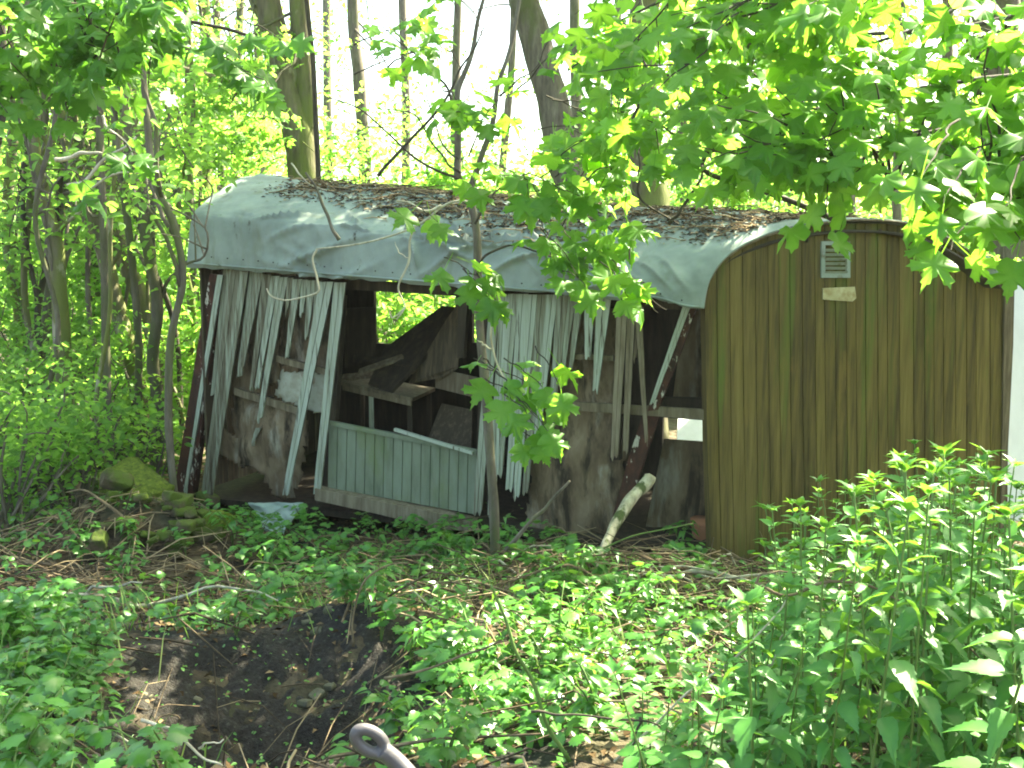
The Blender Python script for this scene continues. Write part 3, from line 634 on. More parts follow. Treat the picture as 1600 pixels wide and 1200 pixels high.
def down(pt, n=3, dx=0, dy=0):
    # continue a trunk from its lowest visible point to the ground
    g0 = float(H(pt[0]+dx, pt[1]+dy)) - .1
    return [np.array([pt[0]+dx, pt[1]+dy, g0]), np.array([pt[0]+dx*.5, pt[1]+dy*.5, (g0+pt[2])/2])]

SUNPATCH = [(G(900, 1060), .5), (G(800, 1010), .36), (G(1000, 1120), .36), (G(760, 1120), .34), (G(850, 1140), .48), (G(700, 1080), .18), (G(660, 1180), .22), (G(930, 1190), .3), (G(1070, 1060), .2), (G(250, 1150), .10), (G(540, 1190), .13), (P(1140, 385, 7.8), .16), (P(1575, 440, 8.2), .3),
            (np.array([4.6, 9., 1.]), .9), (P(770, 470, 5.6), .14), (P(900, 440, 5.4), .18), (P(1000, 470, 5.4), .2), (P(1040, 500, 5.4), .12), (P(1092, 684, 11.2), .22), (P(640, 320, 6.8), .12), (P(230, 230, 7), .3), (P(470, 200, 13), .5), (P(470, 60, 13), .5),
            (P(30, 200, 6), .25), (P(1150, 870, 6.), .08)]
for (a, b, c) in ((1500, 230, 4), (1400, 200, 4.5), (1300, 150, 4.5), (1560, 330, 4), (1450, 330, 4), (1200, 200, 5), (1120, 300, 5), (1250, 60, 5), (1050, 130, 6), (950, 200, 6), (1380, 50, 5), (1540, 120, 4.5)):
    SUNPATCH.append((P(a, b, c), .55))
def cmask(p):
    k = gap_keep(p, SUNPATCH)
    # nothing of the high canopy hangs in the picture
    el = (p[:, 2]-CAMZ)/np.maximum(p[:, 1], .1)
    q_ = p - SUND*((p[:, 2]-1.2)/SUND[2])[:, None]; need = ((q_[:, 0] > -3.6) | ((q_[:, 0] > -7) & (q_[:, 1] < 10.5) & (rng.random(len(p)) < .6))) & (q_[:, 0] < 4.4) & (q_[:, 1] < 11.6) & (q_[:, 1] > 1.6)
    q3 = p - SUND*((p[:, 2]-3.0)/SUND[2])[:, None]; mp = (q3[:, 0] > .7) & (q3[:, 0] < 5.2) & (q3[:, 1] > 3.3) & (q3[:, 1] < 7.0)
    ml = (q3[:, 0] > -3.8) & (q3[:, 0] < -.8) & (q3[:, 1] > 3.3) & (q3[:, 1] < 6.6)
    k &= need & (~mp | (rng.random(len(p)) < .03)) & (~ml | (rng.random(len(p)) < .25))
    return k & ~((el < .262) & (np.abs(p[:, 0]) < .60*p[:, 1]))

TREES = []
def tree_root(name, label, cat, base, group=None):
    r_ = empty(name, base); tag(r_, label, cat, group); return r_

def make_tree(name, label, stems, mat='bark', Y=13, crown=None, limbs=(), group=None, sides=12, lump=.12, cat='tree', leaf='bgleaf', wob=.02, extra_canopy=None):
    """stems: list of (pixel path from the lowest to the highest point, r0, r1)"""
    first = px_path(stems[0][0], Y); dn = down(first[0]); root = tree_root(name, label, cat, dn[0], group)
    g = Geo(); paths = []
    for k, (pp, r0, r1) in enumerate(stems):
        pts = px_path(pp, Y)
        if k == 0: pts = dn + pts
        last = pts[-1]; dd = nrm(pts[-1]-pts[-2]); pts = pts + [last + dd*1.4 + np.array([0, 0, .4]), last + dd*2.6+np.array([rng.normal(0, .3), 0, 1.2])]
        paths.append(limb(g, pts, r0, r1, sides, n=len(pts)*6, wob=wob, lump=lump))
    g.build('trunk', M[mat], root)
    for (pp, r0, r1) in limbs:
        g = Geo(); pth = limb(g, px_path(pp, Y), r0, r1, 8, n=len(pp)*6, wob=wob, lump=.08)
        for q_ in range(int(len(pth)*.5)):
            i_ = rng.integers(3, len(pth)); d_ = nrm(rng.normal(size=3)+[0, 0, .5])*rng.uniform(.2, .6); g.tube([pth[i_], pth[i_]+d_*.5+[0, 0, .03], pth[i_]+d_], [r1*.9+.003, r1*.6+.002, .002], 5, cap=False)
        g.build('branch', M[mat], root)
    if crown: 
        g = Geo(); gb = Geo()
        for (cs, rad, ne, sz, T_) in crown:
            leaves_cloud(g, T_, cs, rad, ne, sz, None)
            for c_ in cs[::3]:
                pth = paths[rng.integers(len(paths))]; s_ = pth[rng.integers(len(pth)//3, len(pth))]
                if np.linalg.norm(c_-s_) < 4.5: limb(gb, [s_, (s_+c_)/2+[0, 0, .25], c_], .022, .005, 5, n=7, wob=.08)
        if gb.n: gb.build('branch', M['bark_grey'], root)
        g.build('crown', M[leaf], root)
    TREES.append((root, paths)); return root
def cloud_px(n, x0, x1, y0, y1, d0, d1):
    return np.array([P(rng.uniform(x0, x1), rng.uniform(y0, y1), rng.uniform(d0, d1)) for k in range(n)])

make_tree('forked_tree', 'thick forked mossy tree rising right behind the left half of the wagon roof', [([(478, 330), (474, 270), (466, 200), (442, 110), (430, 50), (418, 0)], .22, .135), ([(476, 250), (480, 180), (476, 110), (470, 50), (464, -10)], .14, .105)], 'bark', 13.0,
          limbs=[([(438, 150), (420, 148), (385, 138), (330, 122), (250, 103), (165, 96)], .10, .025), ([(425, 40), (400, 15), (385, -10)], .05, .03), ([(474, 260), (455, 215), (462, 195), (478, 190)], .02, .01)],
          crown=[(cloud_px(26, 250, 440, 60, 260, 12, 15), .5, 45, (.09, .14), MAPLE)])
make_tree('leaning_tree', 'brown leaning tree trunk behind the middle of the wagon roof, tilting up to the left', [([(905, 330), (885, 260), (868, 180), (845, 100), (826, 30), (815, -20)], .20, .16)], 'bark_grey', 12.5)
make_tree('ivy_stem_tree', 'yellow-mossed tree trunk half hidden by bright leaves behind the right part of the roof', [([(1018, 345), (1014, 290), (1005, 220), (1000, 140), (1002, 60), (1010, -20)], .24, .15)], 'bark', 13.0)
make_tree('right_twin_tree', 'dark bare tree trunk at the upper right corner, left one of a close pair', [([(1568, 400), (1564, 300), (1556, 160), (1545, 60), (1538, -10)], .20, .17)], 'bark_grey', 14.5)
make_tree('right_twin_tree', 'dark bare tree trunk at the upper right corner, right one of a close pair', [([(1590, 400), (1588, 300), (1583, 150), (1577, 60), (1570, -10)], .19, .15)], 'bark_grey', 14.2)
make_tree('thin_tree', 'thin dark trunk between the twin trunks and the bright maple leaves', [([(1474, 350), (1476, 250), (1480, 120), (1482, 40), (1480, -10)], .09, .07)], 'bark_grey', 16)
make_tree('pale_tree', 'slim grey tree trunk in front of the white sky, right of the forked tree', [([(572, 320), (568, 230), (560, 130), (553, 60), (552, -10)], .13, .09)], 'bark_grey', 20, crown=[(cloud_px(16, 520, 680, 120, 300, 18, 24), .8, 50, (.10, .15), SIMP)])
make_tree('wire_sapling', 'straight black sapling stem standing just right of the forked tree', [([(497, 330), (498, 280), (494, 200), (489, 100), (478, 0)], .035, .022)], 'bark_dark', 11.9, wob=.03)
LS = [([(325, 420), (322, 300), (325, 200), (322, 100), (318, 0)], .10, .08, 16, 'straight brown trunk left of the forked tree, just behind its long branch'),
      ([(350, 420), (348, 300), (345, 150), (338, 0)], .07, .05, 18, 'thin straight trunk close to the left of the forked tree'),
      ([(268, 600), (262, 520), (275, 430), (266, 340), (242, 270), (230, 190), (222, 110), (212, 30)], .032, .022, 8.4, 'pale crooked sapling left of the wagon, bending beside its corner post'),
      ([(250, 560), (225, 470), (196, 400), (165, 310), (130, 230)], .11, .07, 12, 'mossy trunk leaning to the left, beyond the pale crooked sapling'),
      ([(215, 600), (190, 500), (172, 440), (150, 330), (120, 250)], .10, .06, 11, 'leaning brown trunk in the thicket left of the mossy leaning one'),
      ([(105, 580), (95, 480), (80, 380), (62, 300), (40, 180)], .09, .05, 10, 'dark leaning trunk in the thicket near the left edge'),
      ([(60, 620), (70, 500), (75, 400), (95, 300), (100, 120)], .07, .04, 11.5, 'dark upright stem crossing the leaning trunk near the left edge'),
      ([(150, 620), (135, 520), (150, 430), (145, 330), (160, 100)], .06, .04, 13, 'thin upright stem between the dark and the brown leaning trunks'),
      ([(300, 600), (302, 500), (296, 400), (288, 200), (292, 0)], .06, .045, 14, 'thin straight stem behind the left end of the wagon'),
      ([(20, 600), (25, 480), (10, 350), (22, 150)], .08, .05, 12.5, 'brown trunk at the very left edge of the thicket'),
      ([(200, 610), (208, 500), (203, 380), (205, 200), (200, 60)], .05, .035, 15, 'slim grey stem behind the pale crooked sapling'),
      ([(240, 610), (236, 560), (246, 470), (232, 380), (215, 300)], .07, .04, 10.5, 'short leaning mossy stem beside the pale crooked sapling')]
for (pp, r0, r1, Y_, lb) in LS:
    make_tree('woodland_tree', lb, [(pp, r0, r1)], 'bark_grey' if r0 < .08 else 'bark', Y_, sides=9, wob=.07,
              limbs=[([pp[2], (pp[2][0]+rng.uniform(-60, 60), pp[2][1]-60), (pp[2][0]+rng.uniform(-110, 110), pp[2][1]-120)], r1*.5, .006), ([pp[-2], (pp[-2][0]+rng.uniform(-50, 50), pp[-2][1]-50), (pp[-2][0]+rng.uniform(-90, 90), pp[-2][1]-90)], r1*.5, .006)],
              crown=[(cloud_px(19, pp[2][0]-120, pp[2][0]+(110 if Y_ > 9 else -10), -20, 420, Y_-.6, Y_+1.6), .55, 42 if Y_ > 9 else 22, (.07, .12), OVAL if Y_ < 12 else SIMP)], leaf='bgleaf')
for k in range(17):
    px_ = rng.uniform(-30, 300); ln = rng.uniform(-110, 40); Y_ = rng.uniform(8.8, 13.5); r_ = rng.uniform(.022, .05); jj = rng.normal(0, 14, 4)
    make_tree('thin_tree', 'thin leaning bare stem in the thicket left of the wagon', [([(px_, 640), (px_+ln*.3+jj[0], 500), (px_+ln*.6+jj[1], 340), (px_+ln*.8+jj[2], 180), (px_+ln+jj[3], 20)], r_, r_*.6)], ('bark_grey', 'bark', 'bark_dark')[k % 3], Y_, sides=7, wob=.08, group='thin bare stems in the left thicket',
              limbs=[([(px_+ln*.6+jj[1], 340), (px_+ln*.6+rng.uniform(-70, 70), 280), (px_+ln*.6+rng.uniform(-140, 140), 200)], r_*.4, .005)])
# more trees farther off
FT = [(700, 22, .1), (640, 26, .12), (780, 24, .1), (900, 20, .12), (960, 25, .1), (1080, 19, .1), (1150, 24, .13), (1240, 21, .1), (1330, 26, .14), (1410, 20, .1), (1530, 24, .13), (1620, 19, .12), (420, 24, .12), (370, 20, .09), (60, 20, .12), (-30, 17, .1), (180, 22, .1), (520, 30, .14)]
for (px_, Y_, r_) in FT:
    lean = rng.uniform(-25, 25)
    make_tree('woodland_tree', 'slender tree with sunlit leaves in the background woodland', [([(px_, 420), (px_+lean*.3, 300), (px_+lean*.7, 150), (px_+lean, 20)], r_, r_*.7)], 'bark_grey', Y_, sides=7, wob=.1, group='background woodland trees',
              crown=[(cloud_px(28 if (px_ < 470 or px_ > 900) else 5, px_-150, px_+150, -60 if px_ > 900 or px_ < 450 else 60, 400, Y_-1.5, Y_+2), .8, 46, (.11, .17), SIMP)])

# ---- unseen high canopy, shaped to shade wagon and clearing: each clump belongs to the nearest of the big trees
big = [TREES[k] for k in (0, 1, 2, 3, 4)]
cl = []
for k in range(520):
    cl.append([rng.uniform(-5.5, 12), rng.uniform(6.5, 17), rng.uniform(6.8, 9.6)])
cl = np.array(cl); tops = np.array([p_[0][-1] for _, p_ in big]); 
own = np.argmin(np.linalg.norm(cl[:, None, :2]-tops[None, :, :2], axis=2), axis=1)
for b, (root, paths) in enumerate(big):
    cs = cl[own == b]
    if not len(cs): continue
    g = Geo(); leaves_cloud(g, SIMP, cs, .85, 95, (.17, .24), cmask, flat=.7); 
    if g.n: g.build('crown', M['bgleaf'], root)
    g = Geo(); tip_ = paths[0][-1]
    for c_ in cs[::4]:
        pth = limb(Geo(), [tip_, (tip_+c_)/2+[0, 0, .5], c_], .05, .012, 5, n=8, wob=.15)
        if cmask(pth).all(): g.tube(pth, np.linspace(.05, .012, 8), 5)
    if g.n: g.build('branch', M['bark_grey'], root)

# ---- far wood as one mass
g = Geo(); n = 900; a = []
for k in range(n):
    Y_ = rng.uniform(27, 48); x_ = rng.uniform(-.62, .62)*Y_; fr = x_/Y_
    hmax = (3.4 if fr < -.17 or fr > .1 else 1.6) + 3.*float(vnoise(fr*9+3, 1.5, 5)) + (2.2 if fr < -.2 else 0) + (1.2 if fr > .12 else 0)
    a.append([x_, Y_, rng.uniform(0, hmax)])
leaves_cloud(g, SIMP, np.array(a), 1.5, 42, (.3, .5), None, flat=.8)
tag(g.build('distant_woods', M['bgleaf']), 'sunlit green mass of distant woodland behind the trees', 'woods', kind='stuff')

# ---- shrubs left and behind
SH = [(40, 640, 9.5, 1.1, .9), (110, 600, 10.5, 1.2, 1.2), (200, 640, 10.5, 1.0, 1.0), (-20, 560, 11, 1.5, 1.5), (60, 520, 12, 1.4, 1.7), (170, 540, 13, 1.4, 1.6), (260, 560, 12.5, 1.2, 1.3), (0, 690, 8, .9, .7), (110, 690, 8.8, .8, .6), (230, 690, 9.6, .55, .45),
      (330, 430, 16, 1.5, 1.8), (430, 380, 17, 1.6, 1.6), (60, 430, 16, 1.7, 2), (620, 330, 16, 1.6, 1.2), (740, 320, 16, 1.6, 1.2), (560, 320, 15, 1.2, 1.1), (1060, 330, 15, 1.5, 1.2), (1200, 300, 16, 1.7, 1.5), (1640, 560, 12, 1.2, 1.6), (680, 500, 14, 1.6, 1.6), (860, 330, 16, 1.6, 1.2)]
names = ['low', 'spreading', 'dense', 'airy']
for k, (px_, py_, Y_, rx, rz) in enumerate(SH):
    c = P(px_, py_, Y_); base = np.array([c[0], c[1], float(H(c[0], c[1]))])
    root = tree_root('shrub', 'bushy green shrub in the thicket left of and behind the wagon', 'shrub', base, 'shrubs in the thicket'); g = Geo(); gl = Geo(); cs = []
    for q_ in range(int(16*rx)):
        d_ = nrm(rng.normal(size=3))*rng.random()**.4; tt = np.array([c[0]+d_[0]*rx, c[1]+d_[1]*rx*.8, max(.15, c[2]+d_[2]*rz)])
        pth = limb(g, [base+[rng.normal(0, .1), rng.normal(0, .1), -.05], (base+tt)/2+[rng.normal(0, .15), 0, .25], tt], .014, .004, 5, n=9, wob=.06); cs.append(tt); cs.append(pth[6])
    leaves_cloud(gl, OVAL if Y_ < 10 else SIMP, np.array(cs), .36, int(40*rx), (.05, .09) if Y_ < 12 else (.09, .14), None)
    g.build('stem', M['bark_grey'], root); gl.build('foliage', M['bgleaf'], root)

# ------------------------------------------------------------------ leafy maple branches close to the camera
def spray(gw, gl, start, end, r0=.008, leaf=(.10, .17), nodes=5, sides=2, droop=.1, t0=.35, tmin=0.):
    """a twig from start to end with opposite leaves on stalks and short side twigs"""
    start = np.asarray(start, float); end = np.asarray(end, float); L_ = np.linalg.norm(end-start)
    path = wig(spline([start, (start+end)/2+[0, 0, droop*L_*.6], end], 14), .03*L_+.005); gw.tube(path, np.linspace(r0, .0022, 14), 5, cap=False)
    P_, Tp, Nn = [], [], []
    def nodeleaves(p, ax, s):
        for sgn in (-1, 1):
            side = nrm(np.cross(ax, [0, 0, 1.])+[0, 0, rng.normal(0, .2)])*sgn
            tp = nrm(side*rng.uniform(.5, 1) + ax*rng.uniform(.1, .8) + np.array([0, 0, rng.uniform(-.9, -.1)]) + rng.normal(0, .25, 3))
            P_.append(p+tp*s*.45+np.array([0, 0, .1*s])); Tp.append(tp); Nn.append([rng.normal(0, .45), rng.normal(-.35, .45), 1])
    for t_ in np.linspace(t0, 1, nodes):
        i_ = min(12, int(t_*13)); nodeleaves(path[i_], nrm(path[i_+1]-path[i_]), leaf[1])
    P_.append(path[-1]); Tp.append(nrm(path[-1]-path[-2])+[0, 0, -.5]); Nn.append([0, -.5, 1])
    for q_ in range(sides):
        i_ = rng.integers(4, 12); d_ = nrm(nrm(path[-1]-path[0])*.5 + rng.normal(0, .6, 3))*L_*rng.uniform(.25, .5); e = path[i_]+d_
        if not gap_keep(e[None], SUNPATCH[:11])[0]: continue
        gw.tube([path[i_], path[i_]+d_*.5+[0, 0, .01], e], [.004, .003, .002], 4, cap=False); nodeleaves(e, nrm(d_), leaf[1]); nodeleaves((path[i_]+e)/2, nrm(d_), leaf[1])
    P_, Tp, Nn = np.array(P_), np.array(Tp), np.array(Nn, float); kk = gap_keep(P_, SUNPATCH[:11]) & (rng.random(len(P_)) < .93); P_, Tp, Nn = P_[kk], Tp[kk], Nn[kk]
    n_ = len(P_); gl.scatter(MAPLE, P_, Tp, Nn, rng.uniform(leaf[0], leaf[1], n_), rng.random(n_))
# right-hand maple, trunk outside the frame
mb = np.array([4.7, 5.6, float(H(4.7, 5.6))-.1]); maple_r = tree_root('maple_tree', 'big maple reaching in from the right with bright translucent leaves over the wagon end', 'tree', mb)
g = Geo(); tp_ = limb(g, [mb, mb+[.1, 0, 1.5], mb+[0, .1, 3.2], mb+[.2, .2, 5.5], mb+[.1, .3, 8]], .2, .09, 14, n=24, wob=.05, lump=.12); g.build('trunk', M['bark'], maple_r)
gw, gl = Geo(), Geo()
def ylim(x): return float(np.interp(x, [940, 1000, 1060, 1150, 1250, 1330, 1450, 1520, 1600, 1700], [190, 220, 260, 280, 255, 258, 290, 318, 335, 350]))
boughs = []
for (x_, y_, d_, hs) in ((1010, 120, 5.6, 11), (1060, 250, 5.2, 9), (1160, 60, 5.8, 13), (1200, 190, 5.0, 10), (1250, 290, 4.9, 9), (1330, 60, 5.2, 13), (1380, 200, 4.6, 10), (1420, 300, 4.3, 9), (1500, 120, 4.6, 12), (1540, 300, 4.2, 10), (980, 40, 6.2, 14), (1100, -40, 5, 15), (1280, -60, 4.5, 15)):
    s_ = tp_[min(23, hs)]; e_ = P(x_, y_, d_); boughs.append(limb(gw, [s_, (s_+e_)/2+[0, 0, .35], e_], .021, .007, 7, n=18, wob=.10))
allb = np.concatenate([b[5:] for b in boughs])
k = 0; tries = 0
while k < 84 and tries < 4000:
    tries += 1; x_ = rng.uniform(950, 1660); y_ = rng.uniform(-50, 400); d_ = rng.uniform(3.6, 6.6)
    if y_ > ylim(x_)-18 or (x_ < 1050 and rng.random() < .65) or (x_ > 1440 and y_ < 130 and rng.random() < .5): continue
    e_ = P(x_, y_, d_); dd = np.linalg.norm(allb-e_, axis=1); s_ = allb[np.argmin(dd)]
    if dd.min() > 1.3 or not gap_keep(e_[None], SUNPATCH[:9])[0]: continue
    if dd.min() < .25: s_ = e_ + nrm(rng.normal(size=3)+[.8, 0, .3])*.35
    spray(gw, gl, s_, e_, .008, (.10, .165) if d_ < 5.2 else (.12, .18), 4, 2); k += 1
sk = []  # unseen lower foliage outside the frame, added to shade the nettles
while len(sk) < 120:
    y_ = rng.uniform(3.2, 7.0); x_ = .52*y_+.25+rng.random()*1.9; sk.append([x_, y_, rng.uniform(1.7, 3.3)])
leaves_cloud(gl, MAPLE, np.array(sk), .42, 22, (.10, .15), lambda p: gap_keep(p, SUNPATCH[:12]) & (p[:, 0] > .5*p[:, 1]+.1))
for c_ in sk[::4]:
    if not gap_keep(np.array([c_, c_]), SUNPATCH[:11])[0]: continue
    i_ = np.argmin(np.linalg.norm(tp_-c_, axis=1)); limb(gw, [tp_[i_], (tp_[i_]+c_)/2+[0, 0, .15], c_], .012, .004, 5, n=8, wob=.05)
# the leaves that hang lowest over the end wall
for (x_, y_, d_) in ((1490, 385, 3.3), (1475, 330, 3.3), (1560, 340, 3.3), (1440, 280, 3.3)):
    e_ = P(x_, y_, d_); spray(gw, gl, e_+[.25, .35, .22], e_, .005, (.12, .16), 2, 0)
gw.build('branch', M['bark_dark'], maple_r); gl.build('leaves', M['maple'], maple_r)
# traced bare branches of the maple over the roof
for pp, r0 in (([(1310, 345), (1250, 322), (1190, 302), (1150, 290), (1115, 275), (1100, 262), (1103, 240), (1130, 215), (1170, 200), (1215, 186)], .016), ([(1045, 350), (1065, 322), (1090, 295), (1095, 262)], .010), ([(1150, 290), (1155, 240), (1172, 190)], .006), ([(1000, 160), (985, 200), (1010, 240), (1000, 300), (1020, 330), (1060, 350)], .009), ([(1100, 262), (1075, 250), (1070, 210)], .005)):
    g = Geo(); limb(g, px_path(pp, 5.6), r0, r0*.5, 6, wob=.02); g.build('branch', M['bark_dark'], maple_r)
# left-hand maple
mb = np.array([-4.6, 5.2, float(H(-4.6, 5.2))-.1]); maple_l = tree_root('maple_tree', 'maple reaching in from the left edge with green leaves coloured darker for shade across the upper left corner', 'tree', mb)
g = Geo(); tp_ = limb(g, [mb, mb+[.1, 0, 1.5], mb+[0, .1, 3.2], mb+[.2, .2, 5.5]], .16, .08, 12, n=20, wob=.05, lump=.12); g.build('trunk', M['bark'], maple_l)
gw, gl = Geo(), Geo(); boughs = []
for (x_, y_, d_, hs) in ((60, 60, 4.6, 11), (200, 30, 5.0, 13), (150, 130, 4.6, 10), (320, 20, 5.4, 14), (20, 160, 4.4, 9), (420, 60, 5.6, 13)):
    s_ = tp_[hs]; e_ = P(x_, y_, d_); boughs.append(limb(gw, [s_, (s_+e_)/2+[0, 0, .25], e_], .025, .008, 7, n=18, wob=.08))
allb = np.concatenate([b[4:] for b in boughs])
for k in range(32):
    x_ = rng.uniform(-60, 290)**1.0; y_ = rng.uniform(-50, float(np.interp(x_, [-60, 150, 260, 350, 440], [150, 120, 60, 20, 20]))); e_ = P(x_, y_, rng.uniform(3.8, 5.6)); dd = np.linalg.norm(allb-e_, axis=1)
    if dd.min() > 1.4: continue
    spray(gw, gl, allb[np.argmin(dd)] if dd.min() > .2 else e_+[-.3, 0, .15], e_, .007, (.085, .13), 4, 2)
for (x_, y_) in ((395, 120), (420, 135), (360, 100), (330, 60), (440, 65), (215, 240), (150, 300)):
    e_ = P(x_, y_, 5.2); spray(gw, gl, e_+[-.2, .1, .12], e_, .004, (.11, .15), 2, 0)
gw.build('branch', M['bark_dark'], maple_l); gl.build('leaves', M['maple_shaded'], maple_l)

# ---- the sapling in front of the wagon
YS = 7.3
base = P(774, 800, YS); base[2] = float(H(base[0], base[1]))-.05
sap = tree_root('sapling', 'maple sapling with a thin straight stem just in front of the wagon window', 'tree', base)
g = Geo(); tr = limb(g, [base, P(770, 780, YS), P(765, 690, YS), P(757, 560, YS), P(748, 430, YS), P(738, 335, YS), P(716, 280, YS)], .038, .024, 10, n=40, wob=.02, lump=.12)
limb(g, px_path([(716, 280), (713, 230), (712, 170), (722, 120), (745, 60), (760, -10)], YS), .027, .012, 8, wob=.03)
limb(g, px_path([(730, 310), (742, 270), (762, 215), (780, 150), (792, 90), (812, -10)], YS), .024, .012, 8, wob=.03)
g.build('trunk', M['bark_grey'], sap)
gw, gl = Geo(), Geo()
for pp, r0 in (([(712, 180), (690, 130), (650, 90), (600, 40)], .010), ([(725, 290), (690, 270), (640, 240), (600, 200), (560, 165), (510, 158)], .010), ([(590, 275), (640, 215), (700, 145), (735, 90), (760, 40)], .012), ([(720, 270), (680, 230), (640, 180), (600, 170)], .008), ([(716, 250), (690, 215), (670, 150), (668, 60)], .007), ([(742, 350), (775, 300), (830, 270), (880, 300)], .008),
               ([(712, 200), (700, 165), (730, 150), (700, 60)], .006), ([(780, 150), (830, 110), (860, 60)], .007), ([(745, 430), (760, 400), (800, 385), (860, 400), (940, 420), (1010, 440)], .009), ([(755, 560), (775, 575), (810, 590), (850, 600)], .006), ([(762, 215), (800, 190), (840, 150)], .006)):
    limb(gw, px_path(pp, YS-.2 if pp[0][1] < 340 else 6.9), r0, r0*.35, 6, wob=.03)
lp = []
for k in range(40):
    x_ = rng.uniform(640, 1000); y_ = rng.uniform(-30, 330)
    if x_ < 760 and 100 < y_ < 300 and rng.random() < .75: continue
    if (y_ > 270 and x_ < 800) or (800 < x_ < 900 and y_ < 250 and rng.random() < .7): continue
    e_ = P(x_, y_, rng.uniform(5.6, 7.2)); s_ = e_ + nrm(np.array([-.4, .2, -.3])+rng.normal(0, .5, 3))*.4; spray(gw, gl, s_, e_, .005, (.11, .17), 3, 1)
for (x_, y_, d_, n_) in ((700, 340, 6.4, 1), (775, 455, 6.0, 2), (760, 425, 6.0, 2), (870, 395, 6.0, 2), (905, 410, 5.9, 3), (950, 400, 6.0, 3), (985, 420, 5.9, 3), (925, 445, 5.8, 2), (1015, 455, 5.8, 3), (965, 460, 5.8, 2), (1040, 480, 5.8, 2), (1000, 500, 5.7, 1), (975, 375, 6.0, 2), (850, 300, 5.8, 3), (900, 310, 5.9, 3), (800, 290, 6., 2), (740, 290, 6.2, 2),
                         (800, 605, 5.7, 2), (835, 600, 5.6, 3), (880, 600, 5.6, 2), (830, 640, 5.6, 2), (850, 660, 5.5, 2), (845, 690, 5.5, 1)):
    e_ = P(x_, y_, d_)
    for q_ in range(1 if rng.random() < .55 else 2): spray(gw, gl, e_+[rng.uniform(-.25, -.05), .15, rng.uniform(.05, .2)], e_+rng.normal(0, .04, 3), .004, (.14, .2), 1, 0)
gw.build('branch', M['bark_dark'], sap); gl.build('leaves', M['maple'], sap)

# ---- dead branches hanging in front of the roof
def dead(name, label, paths, Y_, mat='dead', cat='branch'):
    g = Geo()
    for pp, r0 in paths: limb(g, px_path(pp, Y_), r0, r0*.5, 6, n=len(pp)*5, wob=.012, lump=.15)
    return tag(g.build(name, M[mat]), label, cat)
dead('dead_branch', 'bleached dead branch caught on the wagon roof edge with two hanging twigs', [([(742, 318), (715, 316), (690, 322), (660, 346), (620, 364), (570, 379), (495, 390)], .009), ([(495, 390), (490, 405), (496, 440), (494, 460), (450, 470), (425, 462), (418, 450)], .008),
     ([(648, 352), (642, 375), (638, 405), (624, 435), (622, 455), (634, 480), (620, 500)], .009), ([(690, 322), (660, 328), (640, 318), (618, 314)], .012), ([(640, 405), (625, 395), (618, 380)], .004), ([(634, 480), (618, 495), (606, 490)], .006)], 6.9)
dead('dead_branch', 'thin white stripped twig hanging down beside the sapling stem', [([(772, 470), (768, 500), (770, 540), (780, 575), (787, 592)], .009), ([(770, 545), (755, 540), (748, 530)], .008)], 6.6)
dead('dead_branch', 'curved bleached branch arching left of the wagon, in front of the crooked sapling', [([(105, 290), (130, 285), (160, 250), (200, 225), (215, 215)], .012), ([(85, 250), (110, 245), (130, 240), (160, 240)], .016), ([(135, 310), (150, 290), (185, 272), (232, 270)], .009), ([(160, 180), (170, 200), (200, 230), (215, 250)], .008)], 6.5)
dead('dead_branch', 'short grey dead stick standing up from the roof litter near the forked tree', [([(530, 375), (515, 345), (498, 305), (478, 270)], .016)], 8.6, 'bark_grey')
dead('dead_branch', 'curved pale twig lying against the roof edge at the foot of the forked tree', [([(455, 255), (480, 285), (510, 297)], .008)], 8.6)
dead('dead_branch', 'pale peeling branch leaning against the doorway of the wagon, moss near its top', [([(1016, 746, 7.2), (996, 772, 7.1), (972, 802, 6.97), (952, 838, 6.82), (938, 872, 6.68), (928, 915, 6.5)], .047)], 6.9, 'birch')

# ------------------------------------------------------------------ ground vegetation
def soilmask(x, y): return gs(x, y, -1.05, 4.35, .72, .95)
n = 26000; x = rng.uniform(-6, 5, n); y = 2. + 9*rng.random(n)**1.2
d = .0 + 1.1*vnoise(x*1.3, y*1.3, 17) - 2.6*soilmask(x, y)**1.5
d = d*np.where(y > 7.9, .25, 1)*np.where((x > .2) & (x < 2.8) & (y > 5.2), .5, 1) * np.where((x < -1.8) & (y > 5.2), .5, 1)
inwag = (y > np.interp(x, [-2.9, 1.5, 3.8], [9.3, 7.8, 8.2])) & (x > -2.9) & (x < 4)
k = (rng.random(n) < d*.55) & ~inwag & (np.abs(x) < .6*y+.4); x, y = x[k], y[k]
g = Geo(); gs_ = Geo()
nl = 6; Hh = rng.uniform(.04, .22, len(x))*(.6+vnoise(x*.8, y*.8, 23)); P0 = np.repeat(np.stack([x, y, H(x, y)], -1), nl, 0); hh = np.repeat(Hh, nl)
N_ = len(P0); a = rng.random(N_)*6.28; r_ = rng.uniform(.01, .07, N_)
pos = P0 + np.stack([np.cos(a)*r_, np.sin(a)*r_, hh*rng.uniform(.3, 1, N_)], -1); tip = np.stack([np.cos(a), np.sin(a), rng.normal(-.1, .35, N_)], -1); nor = np.stack([rng.normal(0, .35, N_), rng.normal(-.2, .35, N_), np.ones(N_)], -1)
h_ = N_//2; g.scatter(LOBE, pos[:h_], tip[:h_], nor[:h_], rng.uniform(.03, .075, h_), rng.random(h_)); g.scatter(SERR, pos[h_:], tip[h_:], nor[h_:], rng.uniform(.04, .09, N_-h_), rng.random(N_-h_))
n = 1500; x = rng.uniform(-2.4, .2, n); y = rng.uniform(3, 5.8, n); k = soilmask(x, y) > .3; x, y = x[k], y[k]; n = len(x); a = rng.random(n)*6.28
